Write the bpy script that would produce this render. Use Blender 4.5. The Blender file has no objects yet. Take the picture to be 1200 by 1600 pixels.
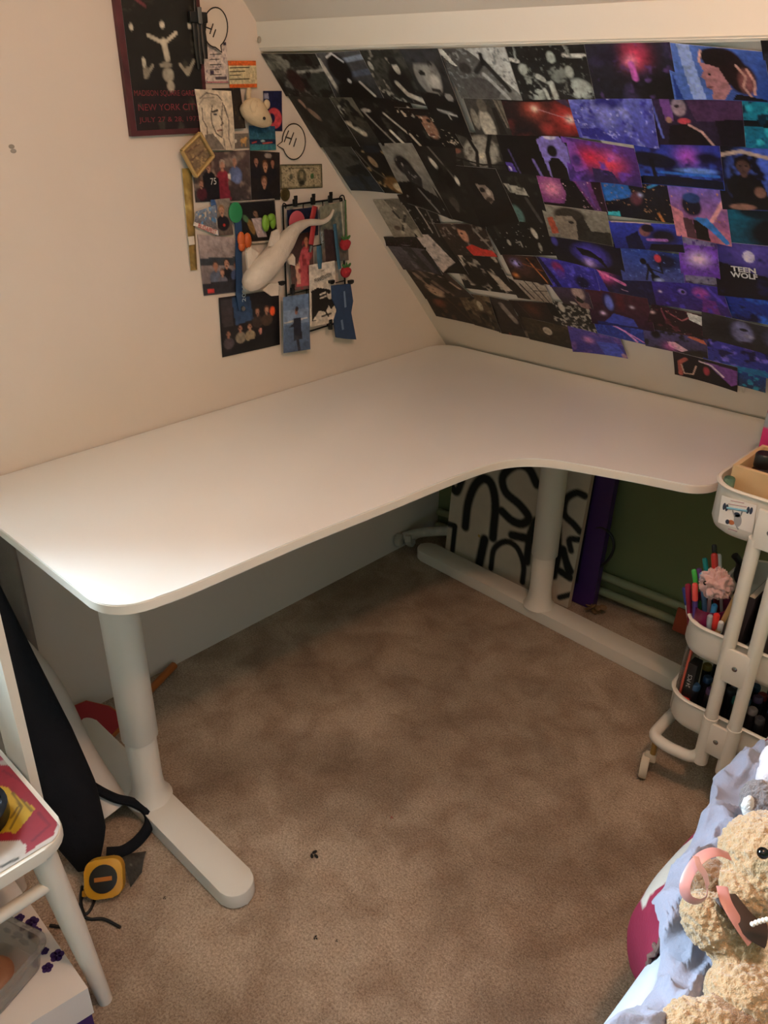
import bpy, bmesh, math, random
import numpy as np
from mathutils import Vector, Matrix, noise
random.seed(7)
S = bpy.context.scene
COL = S.collection

# ------------------------------------------------------------------ camera
F, YAW, PITCH, ROLL = 1283.83, -0.76293, 0.48152, 0.01076
EYE = np.array([1.6964, -2.0962, 1.4565])
def _basis():
    cy, sy, cp, sp = math.cos(YAW), math.sin(YAW), math.cos(PITCH), math.sin(PITCH)
    fw = np.array([sy*cp, cy*cp, -sp]); ri = np.array([cy, -sy, 0.0]); up = np.cross(ri, fw)
    c, s = math.cos(ROLL), math.sin(ROLL)
    return c*ri+s*up, -s*ri+c*up, fw
RI, UP, FW = _basis()
cam = bpy.data.cameras.new('camera'); cam.sensor_fit = 'HORIZONTAL'; cam.sensor_width = 36.0
cam.lens = F/1200*36.0; cam.clip_start = 0.02
camo = bpy.data.objects.new('camera', cam); COL.objects.link(camo)
mw = Matrix.Identity(4)
for i in range(3):
    mw[i][0], mw[i][1], mw[i][2], mw[i][3] = RI[i], UP[i], -FW[i], EYE[i]
camo.matrix_world = mw
S.camera = camo

# ------------------------------------------------------------------ world, window light, exposure
S.view_settings.view_transform = 'Standard'; S.view_settings.look = 'None'
S.view_settings.gamma = 1.0; S.view_settings.use_curve_mapping = False
S.view_settings.exposure = -0.14
W = bpy.data.worlds.new('overcast_sky'); S.world = W; W.use_nodes = True
W.node_tree.nodes['Background'].inputs[0].default_value = (0.72, 0.83, 1.0, 1)
W.node_tree.nodes['Background'].inputs[1].default_value = 1.2
WIN_Y0, WIN_Y1, WIN_Z0, WIN_Z1 = -2.70, -1.76, 0.90, 1.72
def area_light(name, loc, rot, sx, sy, power, col):
    l = bpy.data.lights.new(name, 'AREA'); l.shape = 'RECTANGLE'; l.size = sx; l.size_y = sy
    l.energy = power; l.color = col
    o = bpy.data.objects.new(name, l); COL.objects.link(o); o.location = loc; o.rotation_euler = rot
    return o
area_light('daylight_through_window', (-0.27, (WIN_Y0+WIN_Y1)/2, (WIN_Z0+WIN_Z1)/2), (0, -math.pi/2, 0), 0.82, 0.94, 285, (0.66, 0.86, 1.0))
LAMP_POS = (1.60, -1.45, 2.00); LAMP_STRENGTH = 315; LAMP_COL = (1.0, 0.51, 0.29)

# ------------------------------------------------------------------ pixel -> place helpers (real planes of the room)
def ray(x, y):
    return (x-600)/F*RI + (800-y)/F*UP + FW
def hit(x, y, n, d0):
    n = np.array(n, float); d = ray(x, y); return EYE + d*((d0-n@EYE)/(n@d))
def onx(x, y, v=0.0): return hit(x, y, (1, 0, 0), v)
def ony(x, y, v): return hit(x, y, (0, 1, 0), v)
def onz(x, y, v=0.0): return hit(x, y, (0, 0, 1), v)
SL = 1.171                                      # rise over run of the sloping ceiling
SN = np.array([-0.05, 1.0, 1/SL]); SD = -0.045+0.703/SL
SNU = SN/np.linalg.norm(SN)
def onslope(x, y): return hit(x, y, SN, SD)
def slope_y(x, z): return SD - z/SL + 0.05*x
def knee_y(x): return -0.035+0.05*x

# ------------------------------------------------------------------ colours and materials
def lin(h):
    r = []
    for i in (0, 2, 4):
        c = int(h[i:i+2], 16)/255
        r.append(c/12.92 if c <= .04045 else ((c+.055)/1.055)**2.4)
    return r
MATS = {}
def M(name, col, rough=.5, metal=0.0, var=0.0, vscale=20.0, bump=0.0, bscale=200.0, trans=0.0, alpha=1.0, sheen=0.0, emit=0.0, spec=.5, sss=0.0):
    if name in MATS: return MATS[name]
    m = bpy.data.materials.new(name); m.use_nodes = True
    nt = m.node_tree; b = nt.nodes['Principled BSDF']
    c = lin(col)
    b.inputs['Base Color'].default_value = (*c, 1); b.inputs['Roughness'].default_value = rough
    b.inputs['Metallic'].default_value = metal; b.inputs['Specular IOR Level'].default_value = spec
    if trans: b.inputs['Transmission Weight'].default_value = trans
    if alpha < 1: b.inputs['Alpha'].default_value = alpha
    if sheen: b.inputs['Sheen Weight'].default_value = sheen; b.inputs['Sheen Roughness'].default_value = .5
    if emit: b.inputs['Emission Color'].default_value = (*c, 1); b.inputs['Emission Strength'].default_value = emit
    if sss: b.inputs['Subsurface Weight'].default_value = sss
    tc = nt.nodes.new('ShaderNodeTexCoord')
    n1 = nt.nodes.new('ShaderNodeTexNoise'); n1.inputs['Scale'].default_value = vscale; n1.inputs['Detail'].default_value = 5
    nt.links.new(tc.outputs['Object'], n1.inputs['Vector'])
    mx = nt.nodes.new('ShaderNodeMix'); mx.data_type = 'RGBA'; mx.blend_type = 'MULTIPLY'
    mx.inputs[0].default_value = max(var, .03)
    mx.inputs[6].default_value = (*c, 1)
    rp = nt.nodes.new('ShaderNodeValToRGB'); rp.color_ramp.elements[0].position = .3; rp.color_ramp.elements[1].position = .7
    rp.color_ramp.elements[0].color = (.35, .35, .35, 1)
    nt.links.new(n1.outputs['Fac'], rp.inputs[0]); nt.links.new(rp.outputs[0], mx.inputs[7])
    nt.links.new(mx.outputs[2], b.inputs['Base Color'])
    if bump:
        n2 = nt.nodes.new('ShaderNodeTexNoise'); n2.inputs['Scale'].default_value = bscale; n2.inputs['Detail'].default_value = 4
        nt.links.new(tc.outputs['Object'], n2.inputs['Vector'])
        bp = nt.nodes.new('ShaderNodeBump'); bp.inputs['Strength'].default_value = bump; bp.inputs['Distance'].default_value = .004
        nt.links.new(n2.outputs['Fac'], bp.inputs['Height']); nt.links.new(bp.outputs[0], b.inputs['Normal'])
    MATS[name] = m
    return m
def paint_mat(name, rough, bump=0.0, bscale=300, spec=.5, sheen=0):
    if name in MATS: return MATS[name]
    m = bpy.data.materials.new(name); m.use_nodes = True
    nt = m.node_tree; b = nt.nodes['Principled BSDF']
    a = nt.nodes.new('ShaderNodeVertexColor'); a.layer_name = 'Col'
    nt.links.new(a.outputs[0], b.inputs['Base Color'])
    b.inputs['Roughness'].default_value = rough; b.inputs['Specular IOR Level'].default_value = spec
    if sheen: b.inputs['Sheen Weight'].default_value = sheen
    if bump:
        tc = nt.nodes.new('ShaderNodeTexCoord')
        n2 = nt.nodes.new('ShaderNodeTexNoise'); n2.inputs['Scale'].default_value = bscale; n2.inputs['Detail'].default_value = 3
        nt.links.new(tc.outputs['Object'], n2.inputs['Vector'])
        bp = nt.nodes.new('ShaderNodeBump'); bp.inputs['Strength'].default_value = bump; bp.inputs['Distance'].default_value = .003
        nt.links.new(n2.outputs['Fac'], bp.inputs['Height']); nt.links.new(bp.outputs[0], b.inputs['Normal'])
    MATS[name] = m
    return m

# ------------------------------------------------------------------ object helpers
ORG = {}
def vec(p): return Vector((float(p[0]), float(p[1]), float(p[2])))
def tag(o, label=None, cat=None, group=None, kind=None):
    if label: o['label'] = label
    if cat: o['category'] = cat
    if group: o['group'] = group
    if kind: o['kind'] = kind
    return o
def thing(name, label, cat, loc, group=None):
    o = bpy.data.objects.new(name, None); COL.objects.link(o); o.empty_display_size = .05
    o.location = vec(loc); ORG[o.name] = vec(loc)
    return tag(o, label, cat, group)
def link_mesh(name, me, m, parent=None, origin=None):
    """me holds world coordinates; moved so the object's origin sits at its base (or at its parent's origin)."""
    n = len(me.vertices); co = np.empty(n*3, np.float32); me.vertices.foreach_get('co', co); co = co.reshape(-1, 3)
    if parent is not None: og = ORG[parent.name]
    elif origin is not None: og = vec(origin)
    else:
        lo, hi = co.min(0), co.max(0); og = Vector(((lo[0]+hi[0])/2, (lo[1]+hi[1])/2, lo[2]))
    co = co - np.array(og, np.float32)
    me.vertices.foreach_set('co', co.ravel()); me.update()
    o = bpy.data.objects.new(name, me); COL.objects.link(o)
    if parent is not None: o.parent = parent
    else: o.location = og
    ORG[o.name] = og
    if m is not None and not me.materials: me.materials.append(m)
    return o
def smooth(me, ang=.7):
    me.polygons.foreach_set('use_smooth', [True]*len(me.polygons)); me.set_sharp_from_angle(angle=ang)

class G:
    """collects shapes in world coordinates into ONE mesh"""
    def __init__(s): s.bm = bmesh.new()
    def add(s, verts, faces):
        vs = [s.bm.verts.new(vec(v)) for v in verts]
        for f in faces:
            try: s.bm.faces.new([vs[i] for i in f])
            except ValueError: pass
        return s
    def box(s, c, size, R=None, bev=0.0, seg=2):
        b = bmesh.new(); bmesh.ops.create_cube(b, size=1)
        for v in b.verts: v.co = Vector((v.co.x*size[0], v.co.y*size[1], v.co.z*size[2]))
        if bev: bmesh.ops.bevel(b, geom=list(b.edges), offset=bev, segments=seg, profile=.5, affect='EDGES')
        return s._merge(b, c, R)
    def _merge(s, b, c, R=None):
        mt = Matrix.Translation(vec(c)) @ (R.to_4x4() if R is not None else Matrix.Identity(4))
        b.transform(mt); me = bpy.data.meshes.new('t'); b.to_mesh(me); b.free()
        s.bm.from_mesh(me); bpy.data.meshes.remove(me); return s
    def ell(s, c, r, R=None, u=20, v=12):
        b = bmesh.new(); bmesh.ops.create_uvsphere(b, u_segments=u, v_segments=v, radius=1)
        if isinstance(r, (int, float)): r = (r, r, r)
        for q in b.verts: q.co = Vector((q.co.x*r[0], q.co.y*r[1], q.co.z*r[2]))
        return s._merge(b, c, R)
    def tube(s, pts, rad, n=12, caps=True, flat=None):
        P = [vec(p) for p in pts]; k = len(P)
        rads = [rad]*k if isinstance(rad, (int, float)) else list(rad)
        rings = []; up = None
        for i in range(k):
            t = (P[min(i+1, k-1)]-P[max(i-1, 0)]).normalized()
            if up is None:
                a = Vector((0, 0, 1)) if abs(t.z) < .9 else Vector((1, 0, 0))
                up = (a-t*a.dot(t)).normalized()
            else:
                up = (up-t*up.dot(t)).normalized()
            sd = t.cross(up); ring = []
            for j in range(n):
                a = 2*math.pi*j/n; fx = flat[0] if flat else 1; fy = flat[1] if flat else 1
                ring.append(s.bm.verts.new(P[i]+(sd*math.cos(a)*fx+up*math.sin(a)*fy)*rads[i]))
            rings.append(ring)
        for i in range(k-1):
            for j in range(n):
                s.bm.faces.new((rings[i][j], rings[i][(j+1) % n], rings[i+1][(j+1) % n], rings[i+1][j]))
        if caps:
            s.bm.faces.new(rings[0][::-1]); s.bm.faces.new(rings[-1])
        return s
    def prism(s, outline, z0, z1, bev=0.0, R=None, c=(0, 0, 0)):
        b = bmesh.new()
        lo = [b.verts.new((p[0], p[1], z0)) for p in outline]; hi = [b.verts.new((p[0], p[1], z1)) for p in outline]
        k = len(lo)
        b.faces.new(lo[::-1]); b.faces.new(hi)
        for i in range(k): b.faces.new((lo[i], lo[(i+1) % k], hi[(i+1) % k], hi[i]))
        if bev:
            ed = [e for e in b.edges if abs(e.verts[0].co.z-e.verts[1].co.z) < 1e-7]
            bmesh.ops.bevel(b, geom=ed, offset=bev, segments=2, profile=.5, affect='EDGES')
        return s._merge(b, c, R)
    def lathe(s, prof, c, R=None, n=24, caps=True):
        b = bmesh.new(); rings = []
        for r, z in prof:
            rings.append([b.verts.new((r*math.cos(2*math.pi*j/n), r*math.sin(2*math.pi*j/n), z)) for j in range(n)])
        for i in range(len(rings)-1):
            for j in range(n):
                b.faces.new((rings[i][j], rings[i][(j+1) % n], rings[i+1][(j+1) % n], rings[i+1][j]))
        if caps:
            b.faces.new(rings[0][::-1]); b.faces.new(rings[-1])
        return s._merge(b, c, R)
    def done(s, name, m, parent=None, sm=.7, origin=None):
        bmesh.ops.recalc_face_normals(s.bm, faces=s.bm.faces)
        me = bpy.data.meshes.new(name); s.bm.to_mesh(me); s.bm.free()
        if sm: smooth(me, sm)
        return link_mesh(name, me, m, parent, origin)

def rotz(a): return Matrix.Rotation(a, 3, 'Z')
def frame(xd, yd):
    x = vec(xd).normalized(); z = x.cross(vec(yd)).normalized(); y = z.cross(x)
    return Matrix((x, y, z)).transposed()
def along(d):
    """rotation taking local +z to d"""
    return vec(d).to_track_quat('Z', 'Y').to_matrix()
def rrect(x0, x1, y0, y1, r, n=6):
    pts = []
    for cx, cy, a0 in ((x1-r, y1-r, 0), (x0+r, y1-r, 90), (x0+r, y0+r, 180), (x1-r, y0+r, 270)):
        for i in range(n+1):
            a = math.radians(a0+90*i/n); pts.append((cx+r*math.cos(a), cy+r*math.sin(a)))
    return pts
def spline(pts, n=8, closed=False):
    P = [np.array(p, float) for p in pts]; k = len(P); out = []
    rng = range(k) if closed else range(k-1)
    for i in rng:
        p1, p2 = P[i], P[(i+1) % k]
        p0 = P[i-1] if (i > 0 or closed) else 2*p1-p2
        p3 = P[(i+2) % k] if (i+2 < k or closed) else 2*p2-p1
        for j in range(n):
            t = j/n
            out.append(.5*((2*p1)+(-p0+p2)*t+(2*p0-5*p1+4*p2-p3)*t*t+(-p0+3*p1-3*p2+p3)*t**3))
    if not closed: out.append(P[-1])
    return out
def dup(o, loc=None, label=None, parent=None):
    c = o.copy(); COL.objects.link(c); ORG[c.name] = ORG[o.name]
    if parent is not None: c.parent = parent
    if loc is not None: c.location = vec(loc); ORG[c.name] = vec(loc)
    if label: c['label'] = label
    return c
def dup_tree(o, loc, label=None, rz=None):
    c = dup(o, loc, label)
    if rz is not None: c.rotation_euler.z = rz
    for ch in list(o.children):
        d = dup(ch, parent=c)
        for g in list(ch.children): dup(g, parent=d)
    return c

# ------------------------------------------------------------------ flat print: colours per vertex on a fine sheet
_rng = np.random.default_rng(3)
_NT = _rng.random((64, 64))
def vnoise(x, y):
    xi = np.floor(x).astype(int); yi = np.floor(y).astype(int); fx = x-xi; fy = y-yi
    fx = fx*fx*(3-2*fx); fy = fy*fy*(3-2*fy)
    g = lambda a, b: _NT[a % 64, b % 64]
    return (g(xi, yi)*(1-fx)+g(xi+1, yi)*fx)*(1-fy)+(g(xi, yi+1)*(1-fx)+g(xi+1, yi+1)*fx)*fy
def fbm(x, y): return .55*vnoise(x, y)+.28*vnoise(2.1*x+7, 2.1*y+3)+.17*vnoise(4.3*x+1, 4.3*y+9)
def pmask(U, V, pts):
    ins = np.zeros(U.shape, bool); k = len(pts)
    for i in range(k):
        x0, y0 = pts[i]; x1, y1 = pts[(i+1) % k]
        if y0 == y1: continue
        c = ((V >= y0) != (V >= y1)) & (U < x0+(V-y0)/(y1-y0)*(x1-x0)); ins ^= c
    return ins.astype(float)
def paint(U, V, layers, asp=1.5, grain=.9):
    c = np.zeros(U.shape+(3,))+np.array(lin('808080'))
    def mix(m, h):
        m = np.clip(m, 0, 1)[..., None]; c[:] = c*(1-m)+np.array(lin(h))*m
    for L in layers:
        k = L[0]
        if k == 'bg':                                   # c0, c1, horizontal share
            h = L[3] if len(L) > 3 else 0
            t = (V*(1-abs(h))+(U if h >= 0 else 1-U)*abs(h))[..., None]
            c[:] = np.array(lin(L[1]))*(1-t)+np.array(lin(L[2]))*t
        elif k == 'e':                                  # colour cx cy rx ry [soft rot]
            so = L[6] if len(L) > 6 else .25; ro = math.radians(L[7]) if len(L) > 7 else 0
            dx = (U-L[2])*asp; dy = V-L[3]
            a = (dx*math.cos(ro)+dy*math.sin(ro))/(L[4]*asp); b = (-dx*math.sin(ro)+dy*math.cos(ro))/L[5]
            mix((1-np.sqrt(a*a+b*b))/so, L[1])
        elif k == 'p': mix(pmask(U, V, L[2:]), L[1])
        elif k == 'l':                                  # colour width pts...
            d = np.full(U.shape, 9.)
            for (x0, y0), (x1, y1) in zip(L[3:-1], L[4:]):
                ax, ay = (x1-x0)*asp, y1-y0; px, py = (U-x0)*asp, V-y0
                t = np.clip((px*ax+py*ay)/(ax*ax+ay*ay+1e-9), 0, 1)
                d = np.minimum(d, np.hypot(px-t*ax, py-t*ay))
            mix((L[2]-d)/(.5*L[2])+.5, L[1])
        elif k == 'n':                                  # colour scale threshold softness seed
            f = fbm(U*asp*L[2]+L[5]*3.7, V*L[2]+L[5]*1.9); mix((f-L[3])/L[4], L[1])
        elif k == 's':                                  # soft glow: colour cx cy r
            d = np.hypot((U-L[2])*asp, V-L[3])/L[4]; mix(np.exp(-d*d)*(L[5] if len(L) > 5 else 1), L[1])
        elif k == 'b':                                  # bust: cx cy size skin hair clothes
            x, y, s, sk, ha, cl = L[1:7]; w = s/asp
            m = 1-np.sqrt(((U-x)/(1.15*w))**2+((V-y-1.65*s)/(1.05*s))**2); mix(m/.12, cl)
            mix((1-np.sqrt(((U-x)/(.24*w))**2+((V-y-.55*s)/(.4*s))**2))/.3, sk)
            mix((1-np.sqrt(((U-x)/(.56*w))**2+((V-y+.08*s)/(.66*s))**2))/.2, ha)
            mix((1-np.sqrt(((U-x)/(.42*w))**2+((V-y-.1*s)/(.54*s))**2))/.2, sk)
            for ex in (-.17, .17): mix((1-np.sqrt(((U-x-ex*w)/(.1*w))**2+((V-y-.02*s)/(.06*s))**2))/.5, ha)
            mix((1-np.sqrt(((U-x)/(.16*w))**2+((V-y-.4*s)/(.05*s))**2))/.5, cl)
    t = fbm(U*asp*15+int(layers[0][1], 16) % 17, V*15)+.5*fbm(U*asp*34, V*34)        # printed texture
    return c*(1+grain*(t-.75))[..., None].clip(.2, 2)
def sheet(name, label, cat, quad, layers, nrm, off=.002, res=(50, 34), m=None, parent=None, group=None, bend=.0, curl=.0, asp=None, thick=.0006, grain=.9):
    """quad = TL TR BR BL in world; a thin sheet with a printed face"""
    q = [np.array(p, float) for p in quad]; nu, nv = res
    u = np.linspace(0, 1, nu); v = np.linspace(0, 1, nv); U, V = np.meshgrid(u, v)
    P = (q[0][None, None]*((1-U)*(1-V))[..., None]+q[1]*(U*(1-V))[..., None]+q[2]*(U*V)[..., None]+q[3]*((1-U)*V)[..., None])
    if asp is None: asp = np.linalg.norm(q[1]-q[0])/max(1e-6, np.linalg.norm(q[3]-q[0]))
    n = np.array(nrm, float); n /= np.linalg.norm(n)
    h = off+bend*4*V*(1-V)+curl*(V**3)*(.4+.6*np.abs(2*U-1)**2)
    P = P+h[..., None]*n
    col = paint(U, V, layers, asp, grain)
    N = nu*nv; vs = np.concatenate([P.reshape(-1, 3), (P-thick*n).reshape(-1, 3)])
    fs = []
    for j in range(nv-1):
        for i in range(nu-1):
            a = j*nu+i; fs.append((a, a+nu, a+nu+1, a+1))
    ring = [i for i in range(nu)]+[j*nu+nu-1 for j in range(1, nv)]+[(nv-1)*nu+i for i in range(nu-2, -1, -1)]+[j*nu for j in range(nv-2, 0, -1)]
    for a, b in zip(ring, ring[1:]+ring[:1]): fs.append((a, b, N+b, N+a))
    me = bpy.data.meshes.new(name); me.from_pydata(vs.tolist(), [], fs)
    at = me.color_attributes.new('Col', 'FLOAT_COLOR', 'POINT')
    cc = np.ones((2*N, 4), np.float32); cc[:N, :3] = col.reshape(-1, 3); cc[N:, :3] = col.reshape(-1, 3) if thick > .005 else .75
    at.data.foreach_set('color', cc.ravel())
    smooth(me, .6)
    o = link_mesh(name, me, m or paint_mat('photo_print', .38), parent)
    if label: tag(o, label, cat, group)
    return o
def lettering(parent, s, o, xd, yd, m, height=None, width=None, name='lettering', lift=.0008, label=None, bold=0.0):
    cu = bpy.data.curves.new('txt', 'FONT'); cu.body = s; cu.align_x = 'CENTER'; cu.align_y = 'CENTER'; cu.extrude = 0; cu.offset = bold; cu.resolution_u = 3
    t = bpy.data.objects.new('txt', cu); COL.objects.link(t)
    dg = bpy.context.evaluated_depsgraph_get(); me = bpy.data.meshes.new_from_object(t.evaluated_get(dg))
    bpy.data.objects.remove(t); bpy.data.curves.remove(cu)
    n = len(me.vertices); co = np.empty(n*3, np.float32); me.vertices.foreach_get('co', co); co = co.reshape(-1, 3)
    lo, hi = co.min(0), co.max(0); ce = (lo+hi)/2; w, h = hi[0]-lo[0], hi[1]-lo[1]
    if height is None: height = width/w*h
    if width is None: width = height/h*w
    x = np.array(xd, float); x /= np.linalg.norm(x); y = np.array(yd, float); y /= np.linalg.norm(y)
    z = np.cross(x, y); z /= np.linalg.norm(z)
    P = np.array(o, float)+((co[:, 0:1]-ce[0])*width/w)*x+((co[:, 1:2]-ce[1])*height/h)*y+lift*z
    me.vertices.foreach_set('co', P.astype(np.float32).ravel()); me.update(); me.materials.clear()
    r = link_mesh(name, me, m, parent)
    if label: r['label'] = label
    return r
def structure(o): o['kind'] = 'structure'; return o
# ================================================================== THE ROOM
plaster = M('warm_white_plaster', 'dbcfc3', .85, var=.06, vscale=3, bump=.12, bscale=40)
plaster_slope = M('white_painted_slope', 'ddd5c9', .8, var=.05, vscale=4, bump=.1, bscale=30)
gloss_white = M('white_gloss_paint', 'e6e3d8', .45, var=.04, vscale=5)
green = M('olive_green_paint', '788058', .7, var=.15, vscale=4, bump=.1, bscale=40)
RX, RY, CZ = 3.1, -3.5, 2.2

def carpet_mat():
    m = bpy.data.materials.new('beige_carpet'); m.use_nodes = True; nt = m.node_tree; b = nt.nodes['Principled BSDF']
    b.inputs['Roughness'].default_value = .95; b.inputs['Specular IOR Level'].default_value = .1
    b.inputs['Sheen Weight'].default_value = .15
    tc = nt.nodes.new('ShaderNodeTexCoord')
    def nz(scale, det, dist=0.0):
        n = nt.nodes.new('ShaderNodeTexNoise'); n.inputs['Scale'].default_value = scale; n.inputs['Detail'].default_value = det
        n.inputs['Distortion'].default_value = dist; nt.links.new(tc.outputs['Object'], n.inputs['Vector']); return n
    def ramp(src, a, b_, c0, c1):
        r = nt.nodes.new('ShaderNodeValToRGB'); r.color_ramp.elements[0].position = a; r.color_ramp.elements[1].position = b_
        r.color_ramp.elements[0].color = (*lin(c0), 1); r.color_ramp.elements[1].color = (*lin(c1), 1)
        nt.links.new(src, r.inputs[0]); return r
    def mult(a, b_, f):
        x = nt.nodes.new('ShaderNodeMix'); x.data_type = 'RGBA'; x.blend_type = 'MULTIPLY'; x.inputs[0].default_value = f
        nt.links.new(a, x.inputs[6]); nt.links.new(b_, x.inputs[7]); return x.outputs[2]
    big = ramp(nz(2.6, 6, .8).outputs['Fac'], .36, .62, 'a8937c', 'cfbaa2')          # worn and stained patches
    mid = ramp(nz(11, 6, .5).outputs['Fac'], .34, .6, 'c4b4a8', 'ffffff')
    fib = ramp(nz(230, 4, .5).outputs['Fac'], .32, .62, '9a8c84', 'ffffff')         # tufts
    fin = ramp(nz(420, 2).outputs['Fac'], .3, .6, 'b8aca4', 'ffffff')
    o = mult(big.outputs[0], mid.outputs[0], .6); o = mult(o, fib.outputs[0], .62); o = mult(o, fin.outputs[0], .45)
    nt.links.new(o, b.inputs['Base Color'])
    n2 = nz(240, 5, .6); bp = nt.nodes.new('ShaderNodeBump'); bp.inputs['Strength'].default_value = .9; bp.inputs['Distance'].default_value = .006
    nt.links.new(n2.outputs['Fac'], bp.inputs['Height']); nt.links.new(bp.outputs[0], b.inputs['Normal'])
    return m
structure(G().box((RX/2-.06, RY/2+.1, -.05), (RX+.2, -RY+.6, .1)).done('floor', carpet_mat(), sm=0))

def quadbox(g, x0, x1, y0, y1, z0, z1): g.box(((x0+x1)/2, (y0+y1)/2, (z0+z1)/2), (x1-x0, y1-y0, z1-z0))
g = G()                                                   # left wall with its window opening
quadbox(g, -.25, 0, RY, WIN_Y0, 0, CZ); quadbox(g, -.25, 0, WIN_Y1, .2, 0, CZ)
quadbox(g, -.25, 0, WIN_Y0, WIN_Y1, 0, WIN_Z0); quadbox(g, -.25, 0, WIN_Y0, WIN_Y1, WIN_Z1, CZ)
wall_left = structure(g.done('wall_left', plaster, sm=0))
g = G(); quadbox(g, RX, RX+.1, RY, .3, 0, CZ); structure(g.done('wall_right', green, sm=0))
g = G(); quadbox(g, -.1, RX+.1, RY-.1, RY, 0, CZ); structure(g.done('wall_rear', green, sm=0))
zk = .691
g = G()                                                   # green knee wall under the slope
g.add([(0, knee_y(0), 0), (RX, knee_y(RX), 0), (RX, knee_y(RX), zk), (0, knee_y(0), zk),
       (0, knee_y(0)+.1, 0), (RX, knee_y(RX)+.1, 0), (RX, knee_y(RX)+.1, zk), (0, knee_y(0)+.1, zk)],
      [(0, 1, 2, 3), (7, 6, 5, 4), (0, 4, 5, 1), (3, 2, 6, 7), (0, 3, 7, 4), (1, 5, 6, 2)])
structure(g.done('wall_back', green, sm=0))
# sloping ceiling: lower part with the photos, boxed purlin, upper part, flat top
g = G()
def slab(x0, x1, z0, z1, th=.08, dy=0.0):
    a = [(x0, slope_y(x0, z0)+dy, z0), (x1, slope_y(x1, z0)+dy, z0), (x1, slope_y(x1, z1)+dy, z1), (x0, slope_y(x0, z1)+dy, z1)]
    b = [tuple(np.array(p)+th*SNU) for p in a]
    g.add(a+b, [(3, 2, 1, 0), (4, 5, 6, 7), (0, 1, 5, 4), (2, 3, 7, 6), (1, 2, 6, 5), (3, 0, 4, 7)])
slab(0, RX, zk-.001, 1.523)
slab(0, RX, 1.566, CZ, dy=.036)
structure(g.done('ceiling_slope', plaster_slope, sm=0))
g = G(); quadbox(g, -.12, RX+.1, RY, -1.2, CZ, CZ+.1); structure(g.done('ceiling', plaster_slope, sm=0))
g = G()
yb0, yb1 = slope_y(0, 1.523), slope_y(RX, 1.523)
for (za, zb, dy) in ((1.5205, 1.575, 0.0), (1.5165, 1.5245, .004)):      # board and its thin bead below
    a = [(0, yb0-.004+dy, za), (RX, yb1-.004+dy, za), (RX, yb1-.010+dy, zb), (0, yb0-.010+dy, zb)]
    b = [(x, y+.06, z) for x, y, z in a]
    g.add(a+b, [(0, 1, 2, 3), (7, 6, 5, 4), (0, 4, 5, 1), (3, 2, 6, 7), (0, 3, 7, 4), (1, 5, 6, 2)])
structure(g.done('trim_1', gloss_white, sm=0))
# window in the left wall, beyond the desk
wf = M('white_window_frame', 'e8e8e4', .4)
g = G()
for (y0, y1, z0, z1) in ((WIN_Y0, WIN_Y1, WIN_Z0, WIN_Z0+.05), (WIN_Y0, WIN_Y1, WIN_Z1-.05, WIN_Z1), (WIN_Y0, WIN_Y0+.05, WIN_Z0, WIN_Z1), (WIN_Y1-.05, WIN_Y1, WIN_Z0, WIN_Z1), ((WIN_Y0+WIN_Y1)/2-.025, (WIN_Y0+WIN_Y1)/2+.025, WIN_Z0, WIN_Z1)):
    quadbox(g, -.245, -.205, y0, y1, z0, z1)
win = structure(g.done('window_1', wf, sm=0))
def pane_mat():
    m = bpy.data.materials.new('window_glass'); m.use_nodes = True; nt = m.node_tree
    for n in list(nt.nodes): nt.nodes.remove(n)
    o = nt.nodes.new('ShaderNodeOutputMaterial'); t = nt.nodes.new('ShaderNodeBsdfTransparent'); gl = nt.nodes.new('ShaderNodeBsdfGlossy')
    gl.inputs['Roughness'].default_value = .02; f = nt.nodes.new('ShaderNodeFresnel'); f.inputs[0].default_value = 1.45
    mx = nt.nodes.new('ShaderNodeMixShader'); nt.links.new(f.outputs[0], mx.inputs[0]); nt.links.new(t.outputs[0], mx.inputs[1]); nt.links.new(gl.outputs[0], mx.inputs[2])
    nt.links.new(mx.outputs[0], o.inputs[0]); return m
pm = pane_mat(); ym = (WIN_Y0+WIN_Y1)/2
for (a, b_) in ((WIN_Y0+.05, ym-.025), (ym+.025, WIN_Y1-.05)):
    g = G(); quadbox(g, -.227, -.223, a, b_, WIN_Z0+.05, WIN_Z1-.05); g.done('pane', pm, win, sm=0)
g = G(); quadbox(g, -.20, .03, WIN_Y0+.001, WIN_Y1-.001, WIN_Z0+.0005, WIN_Z0+.022); g.done('window_sill', wf, win, sm=0)
# ceiling lamp that warms the room (behind and above the camera's view)
lx, ly, lz = LAMP_POS
lamp = thing('ceiling_lamp', 'small white pendant lamp with warm glowing globe bulb hanging from the ceiling', 'lamp', (lx, ly, CZ))
G().lathe([(.05, CZ-.02), (.05, CZ-.0005)], (lx, ly, 0)).done('ceiling_rose', wf, lamp)
G().tube([(lx, ly, CZ-.02), (lx, ly, lz+.09)], .004, 8).done('cord', wf, lamp)
G().lathe([(.022, lz+.04), (.022, lz+.1)], (lx, ly, 0)).done('lamp_holder', wf, lamp)
bm_ = bpy.data.materials.new('warm_bulb'); bm_.use_nodes = True; nt = bm_.node_tree; b = nt.nodes['Principled BSDF']
b.inputs['Emission Color'].default_value = (*LAMP_COL, 1); b.inputs['Emission Strength'].default_value = LAMP_STRENGTH
G().ell((lx, ly, lz), .05, None, 24, 14).done('bulb', bm_, lamp)

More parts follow.
